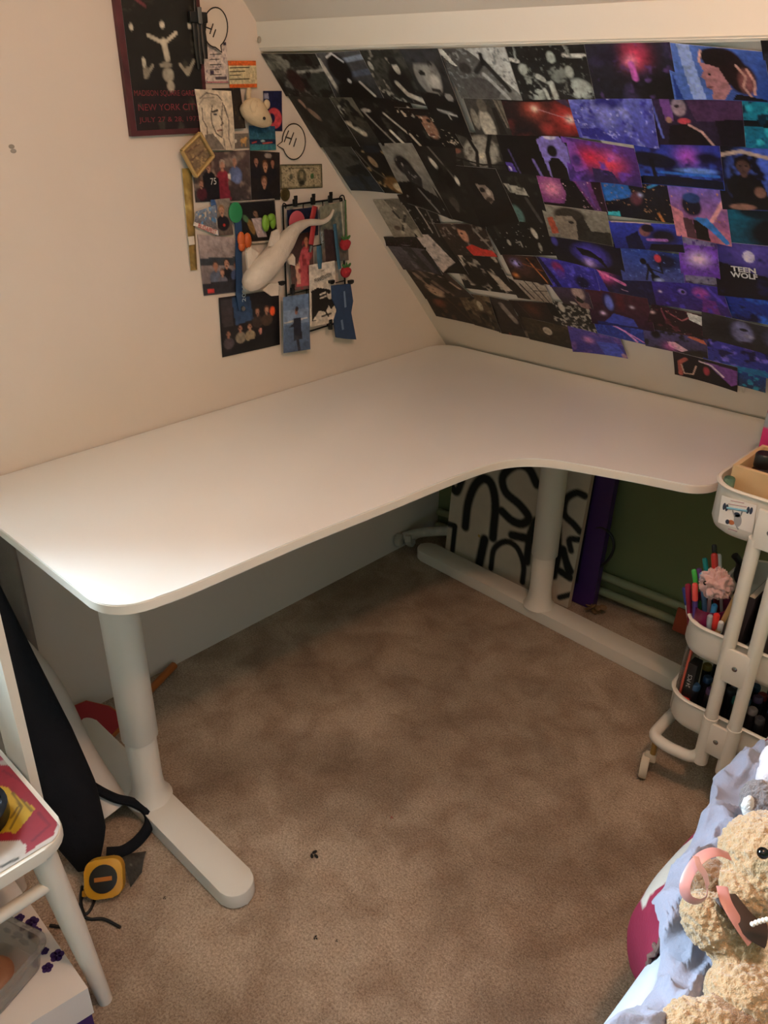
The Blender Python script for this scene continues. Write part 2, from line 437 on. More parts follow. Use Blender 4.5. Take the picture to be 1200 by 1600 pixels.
# heating pipes along the green wall, old valve in the corner
pipe_paint = M('green_painted_pipe', '989a78', .5, var=.2, vscale=12)
for k, (z, off) in enumerate(((.085, .022), (.035, .03))):
    g = G(); g.tube([(x, knee_y(x)-off, z) for x in (.02, .8, 1.6, RX)], .0135, 12)
    tag(g.done('heating_pipe', pipe_paint), ('upper' if k == 0 else 'lower')+' of two green painted heating pipes along the green wall', 'pipe', 'heating pipes')
vp = M('chalky_white_valve', 'b9b2a6', .6, var=.4, vscale=40)
vx, vy, vz = .065, -.232, .06
v = thing('radiator_valve', 'old white painted pipe valve low in the wall corner under the desk', 'valve', (vx, vy, 0))
g = G(); g.tube(spline([(.015, -.235, .05), (.07, -.20, .075), (.15, -.13, .085), (.20, -.075, .075)], 6), .017, 12); g.done('pipe_bend', vp, v)
g = G(); g.lathe([(.014, 0), (.024, .003), (.024, .02), (.018, .024)], (.004, -.262, .045), along((1, .35, .1)), 10)
g.lathe([(.02, 0), (.02, .02)], (.035, -.245, .05), along((1, .6, .2)), 6); g.done('union_nut', vp, v)
g = G(); g.lathe([(.012, 0), (.016, .01), (.016, .03), (.010, .034), (.010, .05)], (.030, -.215, .012), None, 8); g.done('drain_cock', vp, v)

# ================================================================== THE CORNER DESK
white_top = M('white_laminate', 'e9e6e0', .36, var=.03, vscale=6, bump=.02, bscale=300)
edge_m = M('cream_edge_band', 'e6ddd0', .5)
white_steel = M('white_powder_steel', 'dcd6ca', .5, var=.04, vscale=10, bump=.03, bscale=300)
H = .7034
def back_y(x): return -.052+.05*x
front = [(.6445, -1.535), (.652, -1.470), (.661, -1.240), (.676, -1.044), (.688, -.86), (.697, -.765), (.709, -.705), (.732, -.655), (.768, -.616), (.818, -.588), (.945, -.542), (1.040, -.513)]
def arc(c, r, a0, a1, n=8): return [(c[0]+r*math.cos(math.radians(a0+(a1-a0)*i/n)), c[1]+r*math.sin(math.radians(a0+(a1-a0)*i/n))) for i in range(n+1)]
outline = arc((.075, back_y(.075)-.075), .072, 180, 93)[::-1]
outline = list(reversed(outline))                               # from the left wall round to the back edge
outline += [(1.03, back_y(1.03))]
outline += arc((1.038, back_y(1.04)-.07), .07, 85, 2)
outline += arc((1.036, -.435), .076, -2, -72)
outline += [(1.04, -.513)] + [tuple(p) for p in spline(front, 6)[::-1]][1:]
outline += arc((.566, -1.537), .0785, -4, -88)
outline += arc((.06, -1.56), .055, -90, -180)
o2 = []
for p in outline:
    if not o2 or math.hypot(p[0]-o2[-1][0], p[1]-o2[-1][1]) > .003: o2.append(p)
outline = o2[::-1]
desk = thing('corner_desk', 'large white L-shaped corner desk with rounded edges and white T-shaped steel legs', 'desk', (.4, -1.0, 0))
G().prism(outline, H-.021, H, .0022).done('table_top', white_top, desk, sm=.5)
# thin edge band follows the outline
g = G(); k = len(outline); cx_, cy_ = .45, -.6
vs = []
for (x, y) in outline: vs += [(x, y, H-.0195), (x, y, H-.0025)]
def offs(i):
    a, b_ = outline[i-1], outline[(i+1) % k]; tx, ty = b_[0]-a[0], b_[1]-a[1]; l = math.hypot(tx, ty); return (ty/l*.0008, -tx/l*.0008)
vs = []
for i, (x, y) in enumerate(outline):
    ox, oy = offs(i); vs += [(x+ox, y+oy, H-.0192), (x+ox, y+oy, H-.0028), (x-2*ox, y-2*oy, H-.0028), (x-2*ox, y-2*oy, H-.0192)]
fs = []
for i in range(k):
    a, b_ = 4*i, 4*((i+1) % k)
    for j in range(4): fs.append((a+j, b_+j, b_+(j+1) % 4, a+(j+1) % 4))
g.add(vs, fs); g.done('edge_band', edge_m, desk)
def tleg(cx, cy, rot, xa, xb, zt):
    """T foot along local x from xa to xb, telescopic column at the origin"""
    R = rotz(rot); c = (cx, cy, 0)
    o = rrect(xa, xb, -.0375, .0375, .037, 8)
    ft = G().prism(o, 0.002, .040, .004, R, c).done('foot', white_steel, desk, sm=.5)
    n = 24; prof = [(.050, .038), (.043, .046), (.037, .062), (.0335, .09), (.0335, .235)]
    G().lathe(prof, c, None, n).done('lower_column', white_steel, desk)
    G().lathe([(.037, .215), (.0385, .217), (.0385, zt-.002)], c, None, n).done('upper_column', white_steel, desk)
    G().box((cx, cy, zt-.003), (.11, .11, .006), R, .001).done('mounting_plate', white_steel, desk)
tleg(.402, -1.490, -.005, -.345, .352, H-.022)
tleg(.582, -.236, -.035, -.505, .495, H-.022)
g = G(); g.box((.36, -.86, H-.038), (.05, 1.16, .03)).done('underframe_rail', white_steel, desk)
g = G(); g.box((.64, -.15, H-.038), (.78, .05, .03)).done('underframe_rail', white_steel, desk)
# ================================================================== PHOTO PRINTS ON THE SLOPING CEILING
# label | corners TL TR BR BL (photograph pixels, taken onto the slope) | layer | curl | picture
PR = 'photo prints on the sloping ceiling'
PH = [
# ---- top row
('grey print of a car window and people, topmost print beside the left wall', (415,81,495,81,525,145,452,143), 9, .002,
 [('bg','4a4e48','1d1e1c'),('n','7d8078',7,.5,.2,1),('p','2c2f2c',(.3,0),(1,0),(1,.25),(.42,.3)),('e','8d9189',.33,.2,.12,.16),('l','a9aca6',.03,(.5,.42),(1,.36)),('p','3d443f',(.5,.48),(1,.42),(1,.95),(.7,1)),('e','3a2522',.38,.62,.16,.3),('n','0f100f',5,.55,.15,4)]),
('grey print of a figure in a glossy black helmet with blue stripes behind', (495,81,563,77,600,146,525,145), 8, .0015,
 [('bg','5c6064','2c2e33',.3),('l','8fa0b8',.05,(.45,.2),(1,.12)),('l','56627a',.06,(.5,.5),(1,.42)),('l','c8c8c0',.05,(.08,.15),(.2,1)),('e','0b0c0f',.42,.36,.26,.4),('e','07080a',.5,.95,.45,.4),('l','d9dce0',.025,(.26,.1),(.4,.02),(.56,.2)),('e','c9ccd0',.5,.62,.04,.06),('l','b9b9b4',.03,(.7,.65),(.85,.95))]),
('grey print of a seated girl in a black tee with bent arm', (563,77,632,75,676,160,600,146), 7, .002,
 [('bg','2e302d','191a1c'),('n','4c4e48',5,.5,.2,2),('e','bcbcb4',.15,.3,.05,.1),('n','98978e',9,.66,.1,6),('e','0e1013',.6,.62,.26,.34),('e','c9c6bc',.66,.32,.07,.13),('e','1d1d1d',.65,.2,.1,.08),('l','c5c2b8',.05,(.52,.62),(.62,.82),(.95,.93))]),
('large grey close-up of a face half hidden by a dark curl, black collar below', (632,75,688,74,740,208,688,190), 10, .0025,
 [('bg','35383a','0a0a0b'),('e','8a8b88',.45,.3,.36,.25,.12,12),('e','a8a9a4',.5,.33,.24,.19,.6),('e','3a3d42',.4,.07,.55,.11),('n','1d1f22',9,.6,.12,3),('e','141516',.32,.27,.1,.035),('e','202224',.62,.27,.09,.035),('e','c8c7c0',.6,.36,.16,.14,.5),('l','2c2c2c',.015,(.42,.46),(.62,.46)),('p','07080a',(0,.52),(.4,.5),(1,.55),(1,1),(0,1)),('l','c8cac8',.012,(.3,.72),(.8,.73)),('l','b0b2b0',.012,(.55,.73),(.58,.8)),('e','9a9b98',.8,.52,.12,.05)]),
('pale print of two people back to back before a scribbled white wall', (688,74,790,71,816,149,727,146), 8, .001,
 [('bg','3a3b3d','8a8e8c',.6),('p','d3d9d8',(.42,0),(1,0),(1,.9),(.5,.1)),('n','8f979a',16,.62,.08,5),('p','e6e9e4',(0,0),(.1,0),(.2,.35),(.12,.3)),('e','3a3838',.3,.38,.1,.13),('p','5a5b5c',(.15,.6),(.45,.55),(.8,.75),(.6,1),(.15,1)),('l','2a2b2c',.05,(.45,.45),(.62,.25),(.85,.8)),('l','bdc3c4',.04,(.55,.5),(.8,.98)),('l','101112',.04,(.62,.12),(.6,.3))]),
('grey print of pale figures crowded under white light bars', (790,71,912,67,929,147,816,149), 7, .0015,
 [('bg','141617','26282a'),('l','e9ece8',.035,(.04,.22),(.16,.26)),('l','e9ece8',.035,(.74,.18),(.98,.2)),('l','9fa6a2',.02,(.16,0),(.14,.25)),('l','9fa6a2',.02,(.76,0),(.82,.2)),('n','6f7775',18,.68,.06,2),('e','a9b2ad',.2,.42,.07,.13),('e','b9c4be',.26,.8,.13,.3,.3,-20),('e','a9b5ae',.58,.22,.06,.14),('e','8a938e',.62,.52,.12,.18),('e','b5c0ba',.76,.48,.06,.13),('e','c4d0ca',.84,.8,.18,.22,.3,20),('l','cfd8d2',.05,(.36,.55),(.5,.68),(.52,1)),('l','cfd8d2',.03,(.4,.8),(.42,1)),('n','1d2022',8,.56,.1,9),('e','c4cec8',.2,.42,.05,.1),('e','c0cac4',.58,.22,.045,.11),('e','c8d2cc',.76,.47,.045,.1)]),
('dark navy print with a bursting pink cloud near its top', (912,67,1045,64,1061,147,929,147), 6, .001,
 [('bg','2a2c40','16171f',.2),('n','40375f',4,.48,.3,3),('s','e8456a',.6,.22,.2),('s','ff9ab8',.55,.3,.1),('l','e070d0',.05,(.55,.35),(.57,.62)),('e','16161c',.8,.85,.3,.45,.5),('n','6a4a90',6,.66,.2,8),('e','241f38',.3,.2,.25,.2,.9)]),
('blue print of a curly haired person in profile facing left', (1046,65,1192,79,1206,151,1062,147), 5, .004,
 [('bg','5f84e0','27489c',.8),('p','9db8f6',(.12,0),(.25,0),(.34,1),(.2,1)),('p','223f96',(.02,.5),(.1,1),(.02,1)),('e','241619',.58,.34,.22,.36,.12),('e','241619',.74,.55,.16,.34,.2),('p','b57f86',(.33,.28),(.52,.36),(.62,.75),(.52,1),(.4,1),(.42,.8),(.36,.74),(.37,.62),(.32,.56),(.36,.45)),('e','1b1216',.52,.17,.19,.17,.15),('e','15101a',.415,.5,.02,.025),('l','7a4a50',.014,(.37,.75),(.43,.74)),('e','8a5658',.78,.6,.1,.3,.5),('l','c89a90',.02,(.70,.3),(.78,.5),(.74,.7),(.8,.9)),('l','d0a098',.02,(.8,.35),(.86,.6),(.84,.85)),('l','e0b0a8',.02,(.36,.08),(.33,.28)),('p','10101a',(.6,1),(.66,.86),(.95,.95),(.95,1))]),
('black print cut off by the picture edge, top right of the collage', (1195,61,1300,60,1310,151,1208,151), 6, .002, [('bg','121318','22242c'),('n','3a3c4a',6,.6,.2,1)]),
# ---- second row
('dark print with a small lit person leaning at its upper left corner', (449,150,512,146,562,223,504,224), 5, .003,
 [('bg','262724','131413'),('n','363834',6,.5,.25,4),('e','a08878',.3,.16,.06,.1),('e','8a7466',.42,.36,.07,.16,.3,-30),('e','151513',.22,.3,.1,.25)]),
('grey green print of a blurred helmeted figure with pale cloth', (512,146,552,146,602,222,562,223), 4, .001,
 [('bg','5c5c50','1c1c1e'),('p','6e6a5e',(.55,0),(1,0),(1,.6)),('e','b7b5a8',.25,.3,.12,.1),('l','c9c2b0',.06,(.15,.5),(.5,.75)),('n','121316',7,.52,.12,2)]),
('black print with white jagged lightning streaks', (552,146,636,150,678,222,601,222), 4, .002,
 [('bg','141414','0a0a0b'),('n','3d3c38',7,.6,.15,3),('l','bcb8ac',.022,(.42,.35),(.62,.7),(.78,1)),('l','d8d4c8',.03,(.35,.7),(.45,1)),('e','b9b4a8',.12,.3,.1,.04),('l','8f8b82',.02,(.05,.3),(.3,1)),('e','ccc6b8',.92,.3,.04,.12)]),
('dark print of a woman with brown tinted face and lace collar', (622,166,690,170,724,226,650,222), 6, .001,
 [('bg','0d0c0c','080808'),('e','0a0909',.5,.3,.42,.4),('e','a37a64',.52,.42,.17,.4,.2,-8),('e','18100e',.43,.3,.05,.06),('e','18100e',.6,.3,.05,.06),('e','74473c',.52,.68,.07,.04),('n','d8cdbc',16,.7,.06,5),('l','c9bfae',.03,(.05,.7),(.15,1)),('l','c9bfae',.03,(.12,.1),(.2,.4)),('e','120d0c',.5,.02,.3,.2)]),
('grey print of a person from behind in a pale dress beside a curtain', (727,147,787,148,806,206,748,204), 5, .001,
 [('bg','4a4945','2e2d2b',.4),('p','817c70',(.72,.1),(.98,.12),(1,.8),(.85,.8)),('l','5c584e',.02,(.8,.1),(.9,.8)),('e','c5c0b2',.38,.75,.2,.45),('e','6b665c',.4,.25,.13,.2),('e','9a958a',.12,.6,.1,.3),('p','1e1d1b',(.62,.3),(.72,.3),(.8,1),(.62,1))]),
('rust red print with two glowing orange headlights', (787,148,893,149,912,208,806,206), 5, .0015,
 [('bg','2e1c20','1c1018'),('n','5e2426',5,.5,.3,4),('s','d9604a',.42,.3,.22,.8),('s','fff0d8',.44,.3,.07),('s','e8453e',.86,.55,.3,.9),('s','fff2e6',.88,.55,.09),('l','b88890',.012,(.5,.32),(.88,.55)),('s','c04440',.55,.8,.15,.8),('e','120d14',.35,.08,.5,.07),('p','4a3a5c',(.68,0),(.9,0),(.95,.3)),('e','15131f',.2,.85,.25,.12,.8)]),
('violet blue print of a face dissolving in clouds', (893,147,1016,146,1029,225,912,208), 6, .002,
 [('bg','6f78d8','4d4ec0'),('n','9aa0ee',5,.5,.25,6),('n','3a38a8',6,.58,.15,2),('e','2e2c8c',.45,.15,.22,.16,.5),('e','868ce6',.42,.45,.16,.32,.6),('p','3634a0',(.05,.75),(.3,.7),(.5,1),(.05,.95)),('n','c0c4ff',12,.7,.1,7)]),
('dark plum print of a bald skull-faced musician', (1018,148,1156,149,1163,222,1031,219), 5, .0015,
 [('bg','3a2a52','20192e',.2),('p','51335c',(.4,0),(1,0),(1,.5),(.5,.5)),('p','7a4a9a',(.12,0),(.24,0),(.26,.5),(.16,.5)),('e','b09aa8',.33,.22,.09,.2),('e','3a2a38',.31,.2,.03,.04),('e','c84a58',.37,.5,.08,.07),('p','120f18',(.15,1),(.2,.6),(.4,.55),(.7,1)),('l','d8b0a8',.022,(.42,.58),(.55,.72),(.66,1)),('e','b98a78',.2,.48,.04,.07),('p','15121f',(.7,.48),(1,.45),(1,1),(.75,1)),('l','6a7ae0',.02,(.03,.1),(.1,.85))]),
('teal print with black central band at the right picture edge', (1157,150,1290,154,1298,232,1164,224), 4, .001,
 [('bg','1590ac','0e6f9a'),('n','35c0d8',6,.52,.2,3),('p','07121c',(0,.45),(1,.35),(1,.6),(0,.56)),('n','083048',7,.62,.12,5)]),
# ---- third row
('dark green grey print of a stormy hillside beside the left wall', (504,223,546,224,600,295,551,292), 4, .003,
 [('bg','4a4d48','23282c'),('n','1a1c1e',5,.5,.2,3),('p','171a1d',(.3,.5),(.9,.4),(1,.6),(.4,.65)),('p','2b3640',(0,.7),(1,.65),(1,1),(0,1)),('e','20262c',.6,.85,.1,.3)]),
('black print with a golden lion shape at its bottom', (546,224,597,224,655,300,602,297), 3, .001,
 [('bg','191816','141210'),('l','55524a',.02,(.1,.15),(.2,.5),(.45,.75)),('n','9a8660',9,.68,.08,6),('e','7a5a30',.55,.82,.34,.2),('e','d8c9a8',.6,.88,.2,.12),('e','9a8466',.38,.35,.1,.12),('e','20262f',.6,.1,.3,.1)]),
('print of a dark-haired figure in profile on a pale grey ground', (597,224,646,224,707,336,640,312), 6, .0015,
 [('bg','8e8c84','6d6a64'),('e','1d1c1f',.42,.32,.26,.18),('p','2c2b2c',(.3,.3),(.62,.3),(.74,.47),(.66,.58),(.62,.64),(.36,.6)),('p','0e0e10',(0,.62),(.4,.55),(.62,.62),(1,.72),(1,1),(0,1)),('l','7d7c78',.015,(.5,.66),(.72,.95)),('n','8a8984',18,.76,.04,3)]),
('black print of a figure with white mask and a slanting rope', (646,224,716,229,760,350,704,334), 5, .003,
 [('bg','1c1b1a','0c0b0b'),('l','6d6860',.012,(.35,.02),(.68,.42)),('e','c9c4b6',.32,.24,.06,.09,.3,-20),('e','e0dccf',.7,.42,.05,.06),('e','060606',.45,.4,.2,.16),('b',.38,.72,.16,'4a463f','26231f','0c0b0b'),('n','2c2a26',5,.6,.2,2)]),
('grey print of a round lamp behind black bars', (714,205,788,207,797,263,719,258), 4, .001,
 [('bg','4c4a44','1b1a19',.3),('e','a5a196',.5,.5,.36,.46,.15),('s','fff6dc',.5,.62,.08),('n','6a665d',8,.6,.15,3),('l','0c0c0c',.04,(.22,.0),(.42,.5),(.4,1)),('l','0c0c0c',.05,(.72,0),(.62,.5),(.64,1)),('l','161514',.025,(0,.7),(.5,.86),(1,.82)),('e','8a5c4c',.02,.5,.1,.08)]),
('black doorway print with a silhouette standing in violet light', (780,206,882,210,898,276,798,263), 5, .002,
 [('bg','0b0a10','08070b'),('p','8d80d8',(.58,.12),(.7,.0),(.9,.0),(1,.25),(1,1),(.66,1)),('e','d8d4ea',.78,.05,.1,.06),('e','08070a',.77,.35,.08,.15),('p','08070a',(.68,1),(.68,.62),(.74,.5),(.84,.5),(.92,.7),(.93,1)),('p','5a44b0',(.02,.72),(.12,.72),(.16,.98),(.04,.96)),('p','e6dcff',(.05,.82),(.08,.82),(.09,.95),(.06,.95)),('l','4a4076',.02,(.13,.4),(.2,1)),('l','7a6ec0',.03,(.46,.6),(.52,1))]),
('purple print crossed by a glowing red cloud', (882,211,990,229,1004,283,898,274), 6, .006,
 [('bg','5a3590','3c2a70'),('p','8452c0',(0,.0),(.18,.1),(.3,.7),(.1,.8)),('s','e8304a',.35,.4,.24,.9),('s','ff4a58',.62,.5,.26,.9),('s','d86ac8',.68,.32,.12,.9),('p','342a5c',(.35,.65),(.62,.7),(.7,1),(.35,1)),('n','7a4ac8',6,.62,.2,4),('e','4a2c80',.15,.5,.1,.2,.6)]),
('blue dusk print with a flat-topped tree in silhouette', (996,220,1122,223,1131,291,1008,281), 5, .001,
 [('bg','3038a8','2a5ad0'),('s','d060e0',.62,.3,.2,.8),('n','1a1a5c',4,.55,.15,5),('e','10132e',.2,.4,.35,.2,.25,8),('l','0a0c1c',.04,(.18,.4),(.2,.8)),('e','7aa8ff',.7,.6,.3,.08,.6),('p','0a1430',(0,.8),(.4,.76),(1,.8),(1,1),(0,1)),('l','2f7ae8',.03,(.25,.68),(.95,.7)),('e','0e1236',.85,.3,.2,.15,.6)]),
('print of a person seated in a round blue-lit archway', (1122,222,1290,236,1298,328,1136,320), 4, .002,
 [('bg','141828','10131f'),('e','4a6ad8',.42,.5,.38,.6,.3),('n','0e1226',6,.52,.15,2),('l','c8b4a8',.025,(.02,.18),(.25,.1),(.6,.2)),('b',.25,.3,.2,'5c4440','141418','0d0f16'),('p','0d0f16',(.1,1),(.12,.6),(.4,.5),(.5,1)),('e','8a6458',.38,.7,.06,.1),('e','a4786a',.2,.95,.14,.06)]),
# ---- fourth row
('pale grey print with a thin dark scissor-like figure, hanging loose by the left wall', (586,313,626,311,662,366,618,366), 2, .004,
 [('bg','a19c8e','8a8375'),('p','6b675c',(.4,0),(1,0),(1,.75),(.75,.8)),('l','2b2723',.03,(.5,.3),(.62,.6),(.4,.85)),('l','2b2723',.03,(.62,.6),(.85,.4)),('e','5a4c40',.3,.75,.12,.08),('n','c0b8a6',6,.62,.15,3)]),
('black print with sparkling white creases above the pale loose print', (624,304,672,300,696,366,652,366), 3, .002,
 [('bg','0c0c0f','121110'),('n','8d8a84',17,.72,.05,4),('l','9d9a92',.015,(.35,.1),(.5,.5),(.62,.9)),('l','6d6a64',.015,(.7,.4),(.8,1))]),
('black print of a dark-haired person with a sharply lit face', (718,258,776,263,812,340,756,348), 6, .003,
 [('bg','1d1c1b','0c0b0b'),('e','0d0c0c',.42,.3,.3,.3),('p','8f8177',(.3,.28),(.55,.3),(.66,.42),(.62,.55),(.5,.62),(.38,.52)),('e','1c1614',.42,.38,.08,.05),('e','cfc2b4',.55,.42,.06,.06),('e','3a2f2a',.5,.55,.1,.05),('p','0a0a0a',(0,.7),(.5,.65),(1,.8),(1,1),(0,1))]),
('black print with a white window bar and a teal dome', (776,263,838,270,860,346,812,340), 5, .001,
 [('bg','1a1a19','0b0b0c'),('p','b8b7ac',(.08,.25),(.6,.3),(.65,.45),(.18,.42)),('e','5e8480',.1,.85,.2,.22,.3),('l','4a4946',.03,(.55,.5),(.75,.95)),('n','33332f',8,.6,.15,2)]),
('magenta sky print with a long-haired black silhouette', (838,271,936,278,949,329,851,316), 4, .001,
 [('bg','a04a9c','52306c',.5),('s','f49ac0',.24,.4,.25),('p','0b0910',(.4,.1),(.5,0),(.62,.15),(.82,1),(.34,1),(.45,.5)),('p','6c4698',(.62,.05),(.78,.05),(.85,.9)),('p','2a1222',(.84,0),(1,0),(1,1),(.92,1)),('p','0b0910',(0,.88),(.4,.85),(.4,1),(0,1)),('n','ffd8e8',20,.78,.04,3)]),
('blue and black print of a reclining face in speckled light', (938,279,1047,285,1061,345,953,332), 3, .001,
 [('bg','14162a','0f0f18'),('p','2f7ad8',(0,0),(.4,.02),(.45,.4),(.2,.55),(0,.6)),('e','0c1020',.3,.75,.25,.3),('e','6a3a4a',.48,.45,.1,.22,.4,20),('s','c8d0ff',.55,.35,.05),('n','c0906a',18,.74,.05,5),('l','d88a4a',.03,(.74,.8),(.78,1)),('p','42c8d8',(.0,.9),(.2,.85),(.2,1),(.02,1)),('l','3a9ad8',.03,(.68,.15),(.8,.05))]),
('pink and blue print of a person from behind wearing a backpack', (1047,286,1131,291,1143,378,1062,362), 5, .0015,
 [('bg','7a6cd0','c06a80'),('p','d88a9a',(0,.4),(.2,.5),(.2,1),(0,1)),('n','e89aa8',4,.6,.25,3),('e','16182e',.38,.36,.2,.22),('e','2a4a8a',.4,.22,.18,.1),('p','5a3a44',(.18,.6),(.35,.62),(.38,1),(.2,1)),('p','181618',(.36,.62),(.6,.62),(.62,1),(.38,1)),('p','3a88e0',(.36,.58),(.62,.55),(.98,.95),(.9,1),(.62,.75)),('n','e8a04a',20,.8,.04,6),('l','f0b0b8',.03,(.7,.6),(.98,.2))]),
('dark teal print with a black shoulder silhouette below the archway print', (1137,320,1292,328,1300,394,1144,381), 3, .001,
 [('bg','0c6a8a','0e2440',.5),('e','07101c',.5,.6,.35,.5,.4),('e','1c6a9a',.9,.5,.2,.4,.8),('e','082030',.4,.1,.3,.2)]),
# ---- fifth row
('grey violet print of a dim room, its corner lifting by the left wall', (607,380,664,384,692,424,634,416), 3, .006,
 [('bg','57535c','3d3a40'),('p','2b2a2e',(.35,.1),(.6,.1),(.75,1),(.55,1)),('n','6b6670',5,.58,.2,3),('p','201e22',(.8,.2),(1,.1),(1,1),(.9,1))]),
('narrow black strip print with a curled lower edge', (602,369,660,368,666,386,607,381), 2, .004,
 [('bg','171414','0d0b0b'),('n','3c2430',7,.62,.12,3)]),
('black print with a white wedge down its left side', (652,366,692,366,732,424,690,421), 4, .003,
 [('bg','121110','0b0a0a'),('p','c9bcb4',(.0,.0),(.5,.0),(.8,.7),(.4,.85),(.1,1)),('n','2b2926',5,.62,.2,2)]),
('print of a smiling child in a red top under a dark hood', (684,348,756,349,777,397,714,394), 5, .001,
 [('bg','3a2c26','1c1614',.4),('n','8d8478',9,.6,.12,2),('e','2e211b',.55,.3,.22,.34),('e','c08a70',.48,.32,.1,.26),('e','40281f',.46,.28,.03,.04),('p','c8352a',(.38,.72),(.55,.62),(.72,.75),(.95,.8),(1,1),(.45,1)),('l','8b857c',.03,(.72,.05),(.98,.85)),('e','241a16',.58,.08,.2,.14)]),
('black and white print of tangled figures under the child print', (700,372,772,394,806,456,730,446), 3, .0015,
 [('bg','17130f','120f0d'),('n','b3aa9b',9,.57,.08,7),('p','c8bdab',(0,0),(.12,.05),(.4,.62),(.3,.7)),('e','17120f',.35,.7,.25,.25),('p','b5a898',(.6,.4),(.75,.45),(.95,.9),(.8,.95)),('n','0e0b0a',6,.55,.1,2)]),
('black print of two seated figures with specks of light', (758,345,858,344,872,395,786,394), 4, .001,
 [('bg','141413','0b0b0b'),('n','c9c6bc',22,.8,.04,2),('e','c8c4b8',.72,.35,.04,.18,.3,-10),('e','9a978e',.74,.75,.03,.14),('e','b0aca0',.26,.62,.03,.1),('l','a8a499',.02,(.38,.62),(.45,.6),(.45,.75)),('e','2c2b28',.16,.3,.04,.2)]),
('sepia print of a squinting person in a cap with a red cuff', (850,317,947,329,958,378,864,363), 6, .003,
 [('bg','9a978c','77746a',.2),('e','3a332c',.42,.25,.28,.28),('p','8f8577',(.2,.3),(.45,.25),(.56,.6),(.45,1),(.2,.95)),('e','1c1815',.42,.45,.05,.05),('p','2b2824',(.5,.4),(.62,.2),(.75,.9),(.6,1),(.46,1)),('p','b3543c',(.05,.4),(.14,.35),(.18,.85),(.06,.9)),('p','302e2a',(.62,.65),(1,.6),(1,1),(.6,1))]),
('blue print of a driver leaning inside a curved car window', (955,343,1061,349,1069,389,967,382), 5, .002,
 [('bg','3346c8','1b2278'),('l','c8b0a0',.02,(.05,.02),(.4,.0),(.6,.03)),('e','10122a',.75,.45,.25,.35,.5),('e','8a5a58',.5,.3,.09,.22,.3,20),('e','1a1020',.55,.18,.1,.16),('l','b478d0',.05,(.52,.6),(.78,.58)),('p','10143c',(.2,.55),(.4,.3),(.45,1),(.2,1)),('p','0c0e20',(.55,.75),(1,.7),(1,1),(.5,1))]),
('purple print of a glowing star between two crystal bars', (1062,362,1119,367,1127,441,1069,436), 4, .001,
 [('bg','2c2270','1e1a58'),('s','8a4ae0',.5,.48,.5),('s','ffd0ff',.5,.48,.14),('p','8c8f96',(.0,.02),(1,.05),(1,.22),(.02,.2)),('p','83868c',(.1,.82),(1,.84),(1,1),(.1,1)),('n','2a2c30',20,.6,.08,4),('s','7a44d8',.5,.48,.34,.8),('s','ffe0ff',.5,.48,.12)]),
('night print with a full moon over white capital letters', (1119,376,1290,392,1298,474,1129,455), 5, .002,
 [('bg','2d2a80','121430'),('s','6a5ac8',.36,.2,.3,.8),('p','0b0b1c',(0,.35),(.12,.38),(.3,.5),(.6,.6),(.6,1),(0,1)),('e','e9e0ff',.325,.22,.055,.11,.12),('n','1a1c50',5,.6,.2,3)]),
# ---- sixth row
('brown grey portrait print of a face with long hair beside the left wall', (636,417,694,421,738,460,668,463), 4, .002,
 [('bg','3a2f2a','2a211d'),('l','8a7668',.06,(.15,.2),(.45,.8)),('l','6d5c50',.05,(.3,.0),(.62,.9)),('e','b49882',.32,.75,.13,.28,.4,-25),('e','1d1512',.7,.55,.2,.3,.5),('l','a08c7c',.03,(.55,.1),(.8,.3),(.9,.7)),('n','1a1310',7,.58,.12,5)]),
('dark brown print with a dim red face, lowest print next to the left wall', (664,455,718,455,744,504,684,491), 3, .001,
 [('bg','2b1e18','17100d'),('e','6a3c2c',.3,.4,.2,.22,.6),('n','44301f',6,.55,.2,3),('l','3a2a20',.03,(.5,.1),(.9,.9))]),
('olive print of figures among old stones', (716,455,764,463,783,515,744,504), 4, .0015,
 [('bg','5c4b36','33281e'),('n','7a6a50',7,.5,.2,2),('e','b3a68c',.6,.3,.1,.15),('e','a09478',.75,.65,.08,.1),('e','1c1510',.65,.6,.2,.2,.5),('n','1a130e',8,.58,.1,6)]),
('charcoal print with a faint slanted streak beside the olive print', (764,463,798,470,822,522,782,516), 3, .001,
 [('bg','352c28','241d1a'),('l','8a8078',.05,(.5,.15),(.85,.6)),('n','1a1512',6,.55,.2,3)]),
('brown print of a glossy car bonnet with a violet glint', (788,396,838,399,864,441,806,432), 5, .002,
 [('bg','3a2018','1e120e'),('e','4a2c26',.4,.4,.4,.5,.5),('s','b8b0ff',.3,.3,.12),('l','c07038',.025,(.7,.1),(.9,.95)),('l','8a4a28',.02,(.5,.3),(.95,.5)),('s','e08a4a',.12,.8,.08),('n','0f0908',6,.6,.15,2)]),
('pale print ruled with thin black lines', (794,430,846,433,864,470,812,462), 4, .001,
 [('bg','b8ada0','8d8276'),('p','1a1512',(0,0),(.16,.2),(.4,1),(0,1)),('l','1d1714',.02,(.45,.1),(.75,1)),('l','1d1714',.02,(.65,.0),(.9,1)),('l','1d1714',.03,(.3,.3),(.5,.9)),('l','1d1714',.015,(.6,.55),(1,.5)),('e','2c2230',.95,.1,.15,.2)]),
('dark print of a leaping black animal over violet light', (863,364,967,381,977,428,876,402), 4, .001,
 [('bg','14132a','0d0c18'),('e','4a40c0',.55,.5,.32,.45,.6),('p','08070d',(.35,.3),(.55,.35),(.7,.55),(.78,.95),(.62,.6),(.42,.55)),('s','d8b8ff',.5,.8,.14),('e','3a38a0',.05,.25,.06,.2,.6)]),
('blue violet print of a figure with crimson hair', (838,399,926,413,937,449,864,443), 4, .003,
